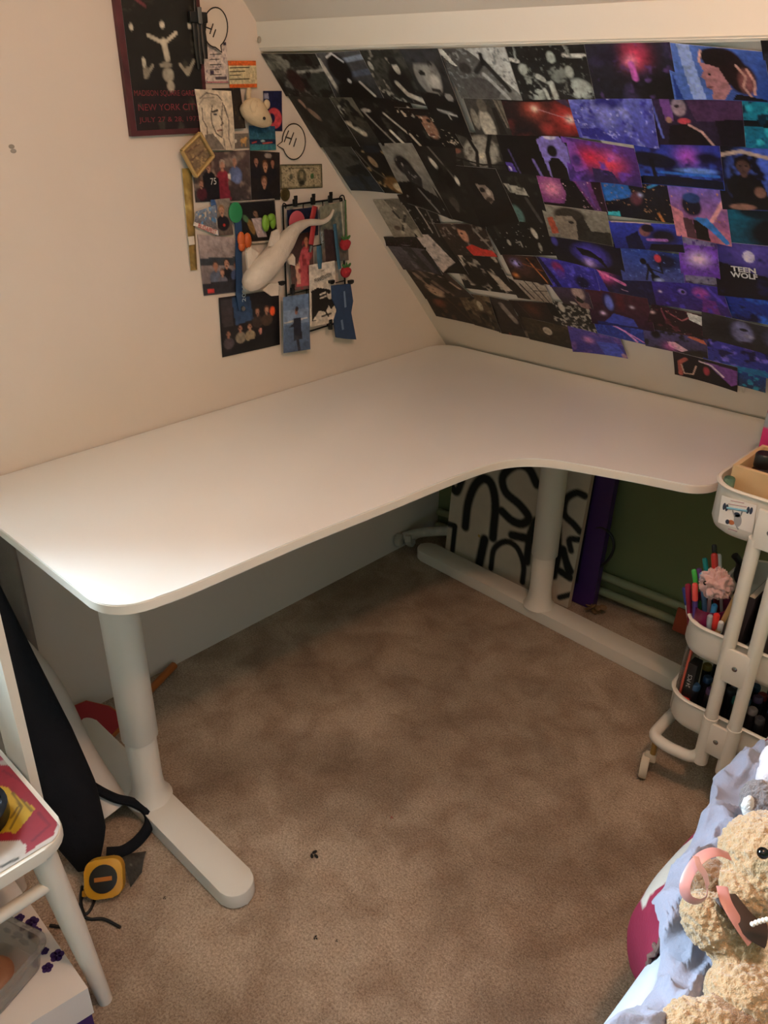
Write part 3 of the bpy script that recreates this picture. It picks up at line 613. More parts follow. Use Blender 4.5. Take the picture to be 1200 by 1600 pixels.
 [('bg','3a35b0','302a98'),('n','5450d0',7,.55,.2,5),('e','8a2468',.35,.3,.12,.26,.4),('e','5a3aa8',.34,.5,.1,.24,.5),('e','14143c',.7,.75,.16,.3,.4),('n','7a78e8',16,.75,.06,2),('p','171548',(0,0),(.1,0),(.25,1),(.15,1))]),
('dark navy print with a hot pink flame streak', (924,412,1020,431,1032,478,937,449), 3, .001,
 [('bg','1a1a48','15163a'),('s','e860b0',.22,.35,.2),('l','f080c0',.05,(.1,.2),(.5,.48)),('p','3a38b0',(0,.0),(.12,.2),(.2,1),(0,1)),('n','25245c',5,.6,.2,3),('l','c8a0c0',.012,(.42,.7),(.52,.72))]),
('blue print of a thin dark creature holding up a red ball', (967,383,1062,396,1069,437,978,433), 4, .002,
 [('bg','2a4cae','47529a'),('e','12163a',.75,.3,.3,.4,.6),('n','6a8ae0',14,.72,.08,2),('e','c83a4a',.64,.22,.06,.14),('l','0b0c18',.035,(.46,.45),(.52,.75),(.6,1)),('e','0b0c18',.4,.36,.06,.11),('l','0b0c18',.022,(.47,.55),(.4,.95)),('l','0b0c18',.022,(.5,.58),(.68,.7),(.66,.4)),('p','0b0c18',(.48,.75),(.6,.8),(.7,1),(.48,1)),('e','a8b8e8',.6,.95,.1,.1,.8)]),
('purple close-up print of an eye and cheek', (1022,433,1126,447,1142,490,1031,471), 4, .003,
 [('bg','3a2c9c','33206c'),('e','241c70',.42,.3,.14,.2,.5),('e','8a78d8',.42,.34,.07,.12,.4),('e','120f30',.43,.34,.03,.07),('e','b050b0',.68,.3,.14,.24,.6),('l','5a4ad0',.04,(.8,.1),(.97,.6)),('p','6a2c8c',(.68,.5),(.85,.5),(.85,1),(.62,1)),('s','f0e0ff',.1,.45,.04),('n','4a3cc0',6,.6,.2,3)]),
('deep blue print of folded shapes at the right picture edge', (1130,456,1292,482,1298,522,1140,492), 3, .001,
 [('bg','1c3cb0','10206c'),('n','2f6ae0',4,.5,.25,4),('n','0a1236',4,.55,.15,7)]),
# ---- lower rows
('dark brown print crossed by a faint warm glow', (798,468,856,472,874,506,816,495), 3, .001,
 [('bg','2a1a16','170f0d'),('s','5a3020',.5,.4,.3,.8),('l','4a3a34',.015,(.2,.1),(.35,.9))]),
('black and white print of a crowd before pale stones', (854,467,920,478,933,517,873,504), 4, .001,
 [('bg','1c1a18','191715'),('n','a8a498',13,.55,.08,3),('p','15130f',(0,0),(.15,0),(.3,.7),(0,.6)),('e','b8b4a8',.35,.2,.08,.2)]),
('dusky print of a pale rock under a brown sky', (862,443,918,449,930,488,884,472), 3, .001,
 [('bg','4a3c58','2a1e1e'),('e','b09a94',.7,.25,.2,.3,.4),('p','8a6a68',(.5,.5),(.9,.6),(.95,.9),(.6,.85)),('e','c8c0b8',.4,.75,.12,.08),('p','1d1514',(.55,.6),(.62,.35),(.8,.55),(.7,.65))]),
('maroon print of a figure lit blue against red curtains', (918,449,1010,465,1022,512,930,500), 4, .004,
 [('bg','4a1c2c','2c1430'),('e','1c1a4c',.35,.3,.12,.32,.4),('e','6a78d8',.36,.32,.08,.26,.4),('p','3a4ab8',(.2,.95),(.4,.62),(.7,.72),(.75,.95)),('p','1b2468',(.1,.9),(.8,.98),(.8,1),(.1,1)),('s','e8d0ff',.22,.66,.05),('s','f0e0f0',.72,.35,.04),('e','5a1c28',.55,.25,.08,.3,.6)]),
('blue print with a forked pink lightning bolt', (930,498,1021,512,1013,536,936,519), 3, .001,
 [('bg','23338c','2a3ea0'),('n','3a58d0',5,.52,.25,2),('l','e8a0e0',.05,(.35,.2),(.55,.45),(.78,.95)),('l','d890d8',.03,(.55,.45),(.9,.9))]),
('dark maroon print of curved metal, a white tag at its corner', (1022,474,1096,490,1106,526,1014,509), 4, .001,
 [('bg','2a1020','160a12'),('l','a86068',.02,(.3,.15),(.6,.4),(.75,.2)),('l','7a3a50',.02,(.2,.1),(.35,.6),(.55,.85)),('n','5c2434',7,.6,.12,3),('p','e3e6e4',(.7,.02),(1,.08),(1,.48),(.74,.3)),('s','f0d0d8',.05,.3,.05),('n','d8b8b0',24,.82,.04,6)]),
('grey and blue print of two shadowed faces at the right edge', (1104,486,1292,530,1298,575,1106,523), 5, .002,
 [('bg','35343a','24242a'),('e','7d80b4',.32,.42,.11,.42,.35),('e','15151b',.34,.3,.04,.06),('e','9a9cc0',.38,.5,.05,.1,.6),('e','2c2430',.36,.78,.06,.06),('e','1a191e',.15,.5,.16,.6,.6),('e','4a4e6c',.55,.4,.08,.35,.6),('p','100f12',(.6,.6),(1,.7),(1,1),(.5,1))]),
('dark print with white boot shapes at the bottom of the collage', (783,488,820,495,831,526,786,518), 3, .001,
 [('bg','2a2019','1a1410'),('e','c9bca8',.6,.5,.1,.36),('e','b8ab98',.34,.6,.09,.36),('l','7a3a2c',.03,(.28,.5),(.3,1)),('e','6a5c4c',.9,.8,.12,.2)]),
('olive black print with a pale moon', (818,494,892,510,900,543,831,527), 4, .001,
 [('bg','3a3022','1c1711'),('n','4a3e2c',5,.55,.2,2),('e','b8b0a0',.48,.4,.1,.18,.15),('s','8a8070',.46,.4,.06,.5)]),
('violet blue print hanging lowest in the middle of the slope', (891,508,968,527,981,554,900,544), 5, .005,
 [('bg','5048a0','3a3590'),('n','7a5aa8',5,.56,.25,4),('s','d890c8',.36,.4,.12),('p','4a5ac8',(.5,.4),(.9,.3),(1,1),(.6,1)),('e','b890a8',.95,.9,.06,.15,.5)]),
('violet print of a pink car splashing light', (1009,509,1103,527,1105,557,1013,537), 4, .001,
 [('bg','5a5690','2a2438',.3),('n','23202e',5,.55,.15,4),('p','f0c8d8',(.38,.5),(.5,.45),(.7,.75),(.6,.9),(.4,.75)),('s','e070c8',.42,.75,.2,.7),('e','141018',.2,.25,.1,.25,.4),('e','1a1310',.85,.9,.2,.3,.4),('p','c06a50',(.75,.02),(.95,.1),(1,.3),(.7,.1))]),
('indigo print of a crowd in streaky blue light', (1105,524,1292,570,1298,612,1106,562), 4, .002,
 [('bg','3a36a8','2a3a9c'),('n','7a70e0',6,.54,.15,3),('n','16154a',6,.58,.12,5),('p','1c7ab0',(.1,.9),(.5,.75),(.55,1),(.1,1))]),
('black print of a red-lit figure under a purple arch, lowest at the right', (1056,547,1151,571,1152,605,1060,579), 6, .005,
 [('bg','1c1620','100e16'),('p','7a4a9a',(.5,.1),(1,.15),(1,.7),(.9,.85),(.7,.5)),('l','e8d8e0',.03,(.42,.15),(.6,.2),(.78,.55)),('e','a83c4c',.52,.5,.06,.22,.4),('l','b05a50',.06,(.2,.2),(.1,.4),(.1,.9)),('l','d8b8a8',.02,(.12,.5),(.16,.85),(.3,.8),(.36,.4))]),
('small teal blue print tucked behind the lowest black print', (1150,571,1197,583,1196,610,1150,598), 3, .001,
 [('bg','1c4a9c','14335c'),('n','1a9ac0',6,.5,.2,3)]),
]
slope_order = 0
for i, (lab, q, lay, cu, pic) in enumerate(PH):
    pts = [onslope(q[2*j], q[2*j+1]) for j in range(4)]
    mid_ = sum(pts)/4; pts = [mid_+(p_-mid_)*1.065 for p_ in pts]
    o = sheet('photo_print', lab, 'photo', pts, pic, -SNU, off=.0016+.0009*lay, res=(74, 50), group=PR, curl=cu, bend=.0006*(i % 4), m=paint_mat('photo_print', .42, spec=.28))
    if 'capital letters' in lab:
        xd = pts[1]-pts[0]; yd = pts[0]-pts[3]; c = pts[0]+.275*xd-.50*yd
        w_ = M('white_print_letters', 'e6e6ea', .4)
        yy = yd-xd*(yd@xd)/(xd@xd)
        lettering(o, 'TEEN', c+.0095*yd/np.linalg.norm(yd)-SNU*.0075, xd, yy, w_, height=.0155, width=.050, bold=.035)
        lettering(o, 'WOLF', c-.008*yd/np.linalg.norm(yd)-SNU*.0076+.001*xd, xd, yy, w_, height=.0165, width=.055, bold=.035)
# blank white print backs that peek out where prints curl
wp = [('bg', 'dcd8cc', 'cfc9ba')]
for lab, q, lay in (('blank cream print corner peeking out above the red cloud print', (940,216,990,217,998,248,960,235), 5),
                    ('small cream print corner peeking out under the teal blue print', (1150,594,1165,598,1164,612,1150,610), 2),
                    ('pale torn tape scrap on the slope edge by the left wall', (456,168,470,170,473,181,462,180), 4)):
    pts = [onslope(q[2*j], q[2*j+1]) for j in range(4)]
    lay2 = wp if 'tape' not in lab else [('bg', '6f675c', '5f574c')]
    sheet('paper_scrap', lab, 'paper', pts, lay2, -SNU, off=.0016+.0009*lay, res=(6, 5), curl=.001)
# ================================================================== THINGS PINNED TO THE LEFT WALL
NX = (1, 0, 0)
def wq(q): return [onx(q[2*j], q[2*j+1]) for j in range(4)]
def wdir(p): return (p[1]-p[0])/np.linalg.norm(p[1]-p[0]), (p[0]-p[3])/np.linalg.norm(p[0]-p[3])
ink = M('black_ink', '14110f', .5); dull_red = M('dull_red_ink', '7a3038', .6); dark_print = M('dark_brown_ink', '2a2420', .6)
black_plastic = M('black_plastic', '121214', .4); black_metal = M('black_wire', '17171a', .4, .6)
def wsheet(name, label, cat, q, layers, off=.002, res=(44, 44), group=None, curl=.0, bend=.0, rough=.4, thick=.0006):
    return sheet(name, label, cat, wq(q), layers, NX, off=off, res=res, group=group, curl=curl, bend=bend, m=paint_mat('wall_print_%d' % int(rough*100), rough), thick=thick)

# concert poster, mounted on a thick board
q = (166,-60,302,-60,322,207,201,213)
P = wq(q)
post = thing('concert_poster', 'black concert poster with maroon border and red lettering, high on the left wall', 'poster', P[3])
sheet('border', None, None, P, [('bg', '5c2a30', '4c2228'), ('n', '3a181e', 7, .55, .2, 3)], NX, off=.012, thick=.011, res=(16, 20), parent=post, m=paint_mat('wall_print_50', .5))
def inset(P, a, b, c, d):
    f = lambda u, v: (P[0]*(1-u)*(1-v)+P[1]*u*(1-v)+P[2]*u*v+P[3]*(1-u)*v); return [f(a, b), f(c, b), f(c, d), f(a, d)]
Q = inset(P, .07, 0, .95, .965)
sheet('picture', None, None, Q, [('bg', '15130f', '120f10'), ('p', '1a1014', (0, .78), (1, .78), (1, 1), (0, 1)),
  ('l', '6a3038', .01, (.1, .18), (.3, .25)), ('e', 'c9c4b4', .09, .37, .03, .025), ('e', 'c9c4b4', .88, .37, .03, .02),
  ('e', 'd8d2c2', .5, .36, .035, .025), ('l', 'bdb6a4', .012, (.3, .42), (.5, .47), (.68, .41)), ('l', 'bdb6a4', .022, (.5, .46), (.53, .56)),
  ('e', '9a9484', .5, .6, .1, .02), ('e', 'a8a292', .52, .66, .09, .05), ('e', 'b4ae9c', .54, .73, .06, .04), ('e', '8d8778', .22, .64, .05, .04), ('e', 'c9c4b4', .2, .58, .03, .035), ('l', '9a9484', .01, (.2, .67), (.32, .6)),
  ('e', '9a9484', .8, .64, .05, .03), ('l', '9a9484', .012, (.7, .6), (.8, .66), (.9, .58)), ('n', '3c3932', 12, .68, .1, 2)],
  NX, off=.0128, res=(60, 90), parent=post, m=paint_mat('wall_print_50', .5))
xd, yd = wdir(P)
for s, px, py, w, h in (('MADISON SQUARE GARDEN', 258, 146, .165, .0125), ('NEW YORK CITY', 259, 167, .150, .0125), ('JULY 27 & 28, 1973', 260, 187, .150, .0125)):
    lettering(post, s, onx(px, py)+np.array([.0135, 0, 0]), (0, 1, 0), (0, 0, 1), dull_red, height=h, width=w)

# black keyring strap hanging over the poster edge
st = thing('lanyard_strap', 'black strap with buckle and tags hanging over the poster edge', 'strap', onx(312, 105))
a = lambda px, py, x=.02: tuple(onx(px, py, x))
G().tube([a(303, -30), a(305, 10), a(306, 22)], .0035, 8, flat=(1, .4)).done('cord', black_plastic, st)
G().box(a(309, 27), (.010, .044, .020), None, .002).done('buckle', black_plastic, st)
G().box(a(312, 24, .027), (.004, .010, .030), None, .001).done('clasp', M('grey_metal', '8a8a8c', .3, .9), st)
for k, (x0, y0, x1, y1) in enumerate(((304, 36, 312, 108), (311, 36, 316, 100), (316, 34, 322, 92))):
    p0, p1 = onx(x0, y0, .02), onx(x1, y1, .018+.003*k)
    G().tube([p0, (p0+p1)/2, p1], [.006, .007, .005], 8, flat=(1, .35)).done('ribbon_end', black_plastic, st)

# speech bubbles
def bubble(label, cx, cy, rx, ry, tail, px, py, x, hh):
    pts = []
    for i in range(28):
        t = 2*math.pi*i/28; pts.append((cx+rx*math.cos(t), cy+ry*math.sin(t)))
    ti = min(range(28), key=lambda i: math.hypot(pts[i][0]-tail[0], pts[i][1]-tail[1])); pts[ti] = tail
    W3 = [onx(u, v) for u, v in pts]
    g = G(); n = len(W3)
    vs = [(x, p[1], p[2]) for p in W3]+[(x-.001, p[1], p[2]) for p in W3]
    g.add(vs, [tuple(range(n)), tuple(range(2*n-1, n-1, -1))]+[(i, (i+1) % n, n+(i+1) % n, n+i) for i in range(n)])
    o = g.done('speech_bubble', M('bubble_paper', 'd9cdbd', .7), sm=0)
    tag(o, label, 'paper')
    g = G(); R = [(x+.0012, p[1], p[2]) for p in W3]; g.tube(R+[R[0]], .0013, 6); g.done('outline', ink, o)
    return o
b1 = bubble('paper speech bubble reading HI beside the concert poster', 331, 43, 19, 31, (341, 82), 331, 43, .012, 0)
for s in ([(322, 33), (321, 48)], [(333, 37), (328, 53)], [(321, 42), (331, 46)], [(337, 46), (333, 58)]):
    G().tube([onx(*p, .0135) for p in s], .0013, 6).done('pen_stroke', ink, b1)
b2 = bubble('paper speech bubble reading Hi above the banknote', 457, 221, 18, 28, (431, 227), 457, 221, .004, 0)
for s in ([(451, 204), (444, 222)], [(459, 207), (452, 226)], [(446, 214), (456, 217)], [(463, 216), (459, 229)]):
    G().tube([onx(*p, .0055) for p in s], .0013, 6).done('pen_stroke', ink, b2)

# tickets, cards, sketch
o = wsheet('event_ticket', 'white paper ticket with small print and a red bottom line', 'ticket', (311,62,352,58,356,130,315,130), [('bg', 'd8c9c0', 'cfc0b6'), ('p', 'a8304a', (0, .96), (1, .96), (1, 1), (0, 1)), ('n', '8d8088', 16, .66, .06, 2), ('p', '3a3048', (.32, .7), (.45, .7), (.45, .8), (.32, .8)), ('p', '2c2640', (.88, .1), (1, .1), (1, .18), (.88, .18)), ('p', '5a5058', (.5, .84), (.95, .84), (.95, .92), (.5, .92))], off=.003)
for k in range(5):
    G().tube([onx(328, 85+8*k, .0045), onx(346-3*(k % 2), 84.5+8*k, .0045)], .0006, 4).done('text_line', dark_print, o)
o = wsheet('rail_ticket', 'orange and cream rail ticket beside the white ticket', 'ticket', (354,95,398,95,400,137,357,138), [('bg', 'd8c9a0', 'd0bf98'), ('p', 'd8662c', (0, 0), (1, 0), (1, .17), (0, .17)), ('p', 'd8662c', (0, .84), (1, .84), (1, 1), (0, 1))], off=.005)
for k in range(4):
    G().tube([onx(359, 106+6*k, .0062), onx(390-7*(k % 3), 105+6*k, .0062)], .0007, 4).done('text_line', dark_print, o)
wsheet('dark_card', 'plain black card behind the pencil portrait', 'card', (325,138,369,137,378,200,334,203), [('bg', '221d1a', '2c2420'), ('n', '4a3c2c', 10, .7, .1, 2)], off=.0145)
wsheet('pencil_portrait', 'ivory card with a pencil portrait of a face and a raised hand', 'drawing', (297,139,354,142,360,234,309,233),
  [('bg', 'd6c8b2', 'cbbba4'), ('e', 'b8aa96', .3, .15, .4, .16, .6), ('l', '6a6058', .01, (.1, .15), (.3, .05), (.6, .08), (.7, .16)), ('l', '8a7e72', .01, (.05, .25), (.2, .14), (.5, .12)), ('l', '5a5048', .012, (.42, .25), (.35, .4), (.35, .55), (.45, .72), (.6, .78)), ('l', '3a332e', .018, (.4, .36), (.55, .33)), ('e', '3a3a44', .47, .4, .06, .022), ('l', '5a5048', .01, (.6, .42), (.68, .55), (.6, .58)), ('l', '7a4a44', .014, (.5, .67), (.64, .66)),
   ('l', '6a6058', .01, (.62, .8), (.66, .4), (.72, .2), (.8, .4)), ('l', '6a6058', .01, (.76, .25), (.85, .5), (.82, .8), (.9, .95)), ('l', '7a7066', .01, (.66, .8), (.7, 1)), ('p', '7a7066', (.12, .75), (.35, .72), (.6, .9), (.7, 1), (.1, 1)), ('l', '5a5048', .01, (.12, .3), (.1, .5), (.2, .62), (.18, .8))], off=.017, res=(56, 70), bend=.003)
o = wsheet('navy_card', 'navy card with a coral red disc behind the toy mouse', 'card', (410,142,439,142,440,205,412,204), [('bg', '23264c', '1c1e40'), ('e', 'c84a52', .55, .68, .45, .27, .1), ('e', '23264c', .42, .68, .2, .14, .2), ('p', '8d90a8', (.03, .05), (.25, .05), (.3, .2), (.03, .2))], off=.003)
wsheet('blue_postcard', 'teal postcard of a harbour scene with red boats', 'postcard', (387,196,428,197,430,234,389,235), [('bg', '24486a', '3a7a80'), ('n', '3a6a8a', 6, .55, .2, 2), ('p', '20304c', (0, .55), (1, .55), (1, .75), (0, .75)), ('l', 'a83c38', .03, (.1, .7), (.25, .65)), ('l', 'b05044', .03, (.5, .72), (.85, .68)), ('e', '9ab0b0', .5, .62, .1, .05)], off=.004)
wsheet('small_photo', 'small grey photo of a tan dog and a pale disc', 'photo', (360,209,387,208,389,231,362,232), [('bg', '7d756c', '6a6058'), ('e', 'd8d0c0', .2, .5, .1, .14, .1), ('e', 'c89a60', .66, .5, .2, .2), ('e', 'c89a60', .82, .35, .1, .14), ('l', 'b08550', .05, (.55, .6), (.55, .85)), ('l', 'b08550', .05, (.78, .6), (.78, .85))], off=.003, res=(30, 26))

# cream toy mouse
tm = thing('toy_mouse', 'cream toy mouse head with dark bead eye pinned beside the navy card', 'toy', onx(402, 205))
cream = M('cream_flock', 'd9c3a0', .8, var=.12, vscale=60, bump=.3, bscale=300)
c = onx(404, 178, .03)
G().tube(spline([onx(386, 158, .02), onx(392, 168, .028), onx(404, 180, .032), onx(417, 190, .034), onx(422, 195, .034)], 5), [.012, .017, .022, .025, .027, .028, .028, .028, .028, .027, .026, .024, .022, .020, .018, .015, .013, .011, .009, .007, .004], 16).done('head', cream, tm)
G().ell(onx(398, 167, .05), (.006, .013, .015)).done('ear', cream, tm); G().ell(onx(417, 163, .04), (.005, .009, .010)).done('ear', cream, tm)
G().ell(onx(413, 185, .058), .0035).done('eye', black_plastic, tm)
G().tube(spline([onx(389, 140, .01), onx(388, 150, .018), onx(390, 160, .02)], 4), [.006]*9, 10).done('paw', cream, tm)

# banknote and coin
o = wsheet('banknote', 'grey green banknote with a small central portrait', 'banknote', (436,257,502,256,503,293,437,296),
  [('bg', '8c8468', '857c60'), ('p', 'a89c80', (.05, .12), (.95, .12), (.95, .88), (.05, .88)), ('e', '5c5844', .5, .52, .12, .36, .15), ('e', '8d8468', .5, .45, .05, .18, .3), ('e', '2c2a20', .5, .78, .08, .14, .4), ('e', '5a5a48', .25, .5, .05, .14, .3), ('e', '3c6a40', .75, .5, .05, .14, .3), ('l', '4a4636', .02, (.2, .15), (.8, .15)), ('n', '5e5844', 18, .62, .1, 4), ('l', '4a4636', .03, (.02, .02), (.98, .02), (.98, .98), (.02, .98), (.02, .02))], off=.003, res=(60, 34))
for s, px, py in (('1', 441, 263), ('1', 498, 261), ('1', 441, 290), ('1', 499, 288)):
    lettering(o, s, onx(px, py)+np.array([.0035, 0, 0]), (0, 1, 0), (0, 0, 1), dark_print, height=.0075, name='numeral')
cn = G().lathe([(.0145, 0), (.0155, .0008), (.0155, .0022), (.0135, .003), (.0125, .0025)], onx(445, 304, .001), along((1, 0, 0)), 24).done('old_coin', M('tarnished_brass', '6a5c38', .4, .6, var=.4, vscale=60))
tag(cn, 'tarnished brass coin stuck just below the banknote', 'coin')

# photographs around the collage
WP = 'snapshots on the left wall'
SK, SK2 = 'b58670', '9a6c58'
jersey = wsheet('snapshot', 'group snapshot with a person in a black 75 sports jersey', 'photo', (298,240,388,234,391,312,304,316),
  [('bg', '5a4a48', '3c3434'), ('n', '8a7a70', 5, .55, .2, 2), ('b', .72, .2, .16, SK, '8d8078', '5a6a90'), ('b', .5, .26, .16, SK, 'b0a090', '8a2c3a'), ('b', .26, .26, .17, SK, '4a3428', '15151b'), ('p', '15151b', (.08, 1), (.12, .55), (.26, .45), (.42, .52), (.5, 1)), ('b', .12, .62, .13, SK, '6a4a38', '4a1c28'), ('p', '7a2434', (.42, .6), (.56, .5), (.64, 1), (.44, 1)), ('e', 'd8d0c4', .62, .5, .03, .07), ('e', '6a7aa8', .76, .5, .1, .18)], off=.004, group=WP)
lettering(jersey, '75', onx(331, 283)+np.array([.0052, 0, 0]), (0, 1, 0), (0, 0, 1), M('white_jersey_print', 'cfcac2', .6), height=.014, width=.016)
wsheet('snapshot', 'dark snapshot of several women huddled together', 'photo', (388,235,435,238,436,312,391,312), [('bg', '2c2422', '1c1a1c'), ('b', .2, .2, .14, SK2, '2c1c18', '1c1c24'), ('b', .75, .22, .13, SK2, '3a2018', '1a1a20'), ('b', .5, .28, .17, 'b08468', '5a3a28', '1d1b22'), ('b', .45, .62, .18, SK, '6a4630', '15151a'), ('e', '8a8078', .6, .08, .14, .06)], off=.005, group=WP)
wsheet('snapshot', 'snapshot of a person in a white shirt on a dark stage', 'photo', (345,316,427,310,432,378,382,382), [('bg', '16161b', '1c1a1a'), ('l', 'd0c8bc', .012, (0, .01), (.99, .01), (.99, .99)), ('b', .55, .3, .16, '7a5c4c', '15100e', 'c9b8b4'), ('p', 'bfaeb0', (.44, .4), (.66, .4), (.68, .85), (.44, .85)), ('e', '8a6a3a', .36, .6, .08, .2), ('e', '4a6a4a', .3, .4, .06, .1), ('p', 'cfc6b8', (0, .95), (1, .93), (1, 1), (0, 1))], off=.006, group=WP)
wsheet('snapshot', 'snapshot of a blond child in a black sports shirt', 'photo', (326,312,356,309,362,366,334,368), [('bg', '8d8278', '5c5048'), ('b', .5, .3, .22, SK, '8a6a48', '1c1a20'), ('e', 'b8342c', .55, .72, .08, .05), ('e', '3a5a8a', .1, .2, .2, .3)], off=.007, group=WP, res=(30, 40))
bud = wsheet('souvenir_cutout', 'cut-out city souvenir with blue sky and a red lettered strip', 'souvenir', (303,330,333,320,338,368,299,352), [('bg', '7a8aa0', '6a5c52'), ('n', '4a8ac0', 5, .55, .15, 3), ('n', 'c8b8a0', 8, .62, .12, 5), ('p', 'd8cec4', (0, .74), (1, .82), (1, 1), (0, 1))], off=.010, thick=.003, res=(30, 36))
r_ = onx(337, 362)-onx(302, 348); r_ /= np.linalg.norm(r_); u_ = np.cross(np.array([1., 0, 0]), r_); u_ = u_ if u_[2] > 0 else -u_
lettering(bud, 'BUDAPEST', onx(319.5, 357)+np.array([.0112, 0, 0]), r_, np.cross(np.array([1., 0, 0]), r_), M('souvenir_red', 'b02a34', .5), height=.010, width=.052)
wsheet('snapshot', 'seaside snapshot of a family seated under a pale sky', 'photo', (307,366,375,372,378,455,317,462), [('bg', 'a89a98', '5c5458'), ('p', '3a4048', (0, .38), (1, .34), (1, .5), (0, .5)), ('b', .35, .5, .13, SK2, '4a3c38', '5a6478'), ('b', .62, .46, .13, SK, '3a2c28', '1c1e26'), ('b', .5, .62, .1, SK, '5a4438', '6a6a78'), ('b', .85, .5, .11, SK2, '5a4c48', '4a5a80'), ('p', '2c2c34', (0, .8), (1, .75), (1, 1), (0, 1)), ('p', 'c03a38', (.1, .9), (.26, .9), (.26, .96), (.1, .96))], off=.004, group=WP)
wsheet('snapshot', 'large dark snapshot of a costumed group, lowest on the left wall', 'photo', (340,465,434,452,436,538,346,558), [('bg', '1c1a20', '15141a'), ('p', '2a4468', (.2, .02), (.5, .05), (.55, .45), (.25, .5)), ('p', '3a3438', (.02, .05), (.2, .05), (.2, .5), (.04, .5)), ('b', .62, .32, .11, SK2, '3a2418', '3a2c28'), ('b', .78, .32, .11, SK, '5a3a28', '4a3a30'), ('b', .32, .56, .1, SK2, '2a1c18', '8a8070'), ('b', .48, .56, .1, SK, '3a2418', '9a8a70'), ('b', .66, .66, .09, 'b87a70', '2a1c18', '20181c'), ('e', 'e0582c', .88, .36, .05, .09, .2), ('b', .12, .62, .1, SK2, '1c1614', '4a4248'), ('p', '101014', (.2, .85), (1, .7), (1, 1), (.1, 1))], off=.004, group=WP, res=(56, 56))
# straw-coloured square frame ornament and gold ruler strip
so = thing('straw_frame', 'tilted straw-coloured square ornament at the left edge of the collage', 'ornament', onx(308, 278))
straw = M('straw', 'b99a62', .8, var=.3, vscale=60)
cn4 = [onx(284, 236, .024), onx(312, 208, .024), onx(333, 244, .024), onx(306, 276, .024)]
for i in range(4): G().tube([cn4[i], cn4[(i+1) % 4]], .0065, 8, flat=(1, .6)).done('side_strip', straw, so)
sheet('backing', None, None, cn4, [('bg', '8d7452', '6a5a48'), ('l', '6a5040', .03, (.2, .2), (.8, .3)), ('l', '5a4438', .03, (.2, .5), (.8, .6)), ('n', 'b09468', 9, .6, .15, 3)], NX, off=-.004, res=(20, 20), parent=so, m=paint_mat('wall_print_70', .7))
gs = wsheet('gold_strip', 'long gold strip hanging down the left edge of the collage', 'strip', (282,263,297,262,306,421,296,422), [('bg', 'a08648', '8d7440'), ('n', 'c0a868', 9, .55, .2, 2), ('l', '6a5630', .02, (.9, 0), (.9, 1))], off=.006, thick=.003, res=(8, 40), rough=.35)
G().box(onx(299, 376, .009), (.003, .016, .019), None, .001).done('label_sticker', M('cream_sticker', 'd8cfc0', .6), gs)

# plastic picks and clips
def disc(label, px, py, ry, rz, col, x=.012, cat='disc', R=None):
    g = G(); g.lathe([(.85, -.0025), (1.0, -.0012), (1.0, .0012), (.85, .0025)], (0, 0, 0), None, 28)
    for v in g.bm.verts: v.co = Vector((v.co.z, v.co.x*ry, v.co.y*rz))
    for v in g.bm.verts: v.co += vec(onx(px, py, x))
    o = g.done('plastic_disc', M(label[:12], col, .35)); return tag(o, label, cat)
disc('round green plastic disc clipped onto the stage snapshot', 368, 332, .0195, .0235, '2f8a58')
lime = M('lime_plastic', '7aa838', .4)
cl = thing('hair_clip', 'lime green bow-shaped clip beside the white-shirt snapshot', 'clip', onx(420, 362))
for px, py, ry, rz in ((415, 349, .011, .020), (426, 346, .009, .018), (424, 340, .012, .010)): G().ell(onx(px, py, .016), (.007, ry, rz), None, 14, 10).done('wing', lime, cl)
org = M('orange_plastic', 'c8602c', .4)
cl = thing('hair_clip', 'orange clip fixed to the blue lanyard', 'clip', onx(382, 392))
for px, py, ry, rz in ((377, 374, .011, .018), (387, 376, .011, .019), (378, 385, .010, .012)): G().ell(onx(px, py, .018), (.007, ry, rz), None, 14, 10).done('wing', org, cl)
# blue lanyard with year
ln = thing('lanyard', 'blue lanyard printed 2025 hanging between the snapshots', 'lanyard', onx(380, 485))
navy = M('navy_ribbon', '27466e', .7)
g = G(); path = [onx(*p, .011) for p in ((372, 345), (374, 372), (373, 400), (374, 430), (374, 458), (378, 484))]
w_ = np.array([0, .0095, .0009]); vs = []
for p in path: vs += [p-w_, p+w_]
for p in path: vs += [p-w_-np.array([.002, 0, 0]), p+w_-np.array([.002, 0, 0])]
n_ = 2*len(path); fs = []
for i in range(len(path)-1): fs += [(2*i, 2*i+1, 2*i+3, 2*i+2), (n_+2*i, n_+2*i+2, n_+2*i+3, n_+2*i+1), (2*i, 2*i+2, n_+2*i+2, n_+2*i), (2*i+1, n_+2*i+1, n_+2*i+3, 2*i+3)]
fs += [(0, n_, n_+1, 1), (n_-2, n_-1, 2*n_-1, 2*n_-2)]
g.add(vs, fs); g.done('ribbon', navy, ln, sm=.4)
lettering(ln, '2025', onx(376, 457)+np.array([.012, 0, 0]), (0, .05, 1), (0, -1, .05), M('white_ribbon_print', 'b8c4d0', .6), height=.011, width=.042)
G().lathe([(.006, 0), (.006, .004)], onx(379, 482, .012), along((1, 0, 0)), 12).done('clasp', M('grey_metal', '8a8a8c', .3, .9), ln)

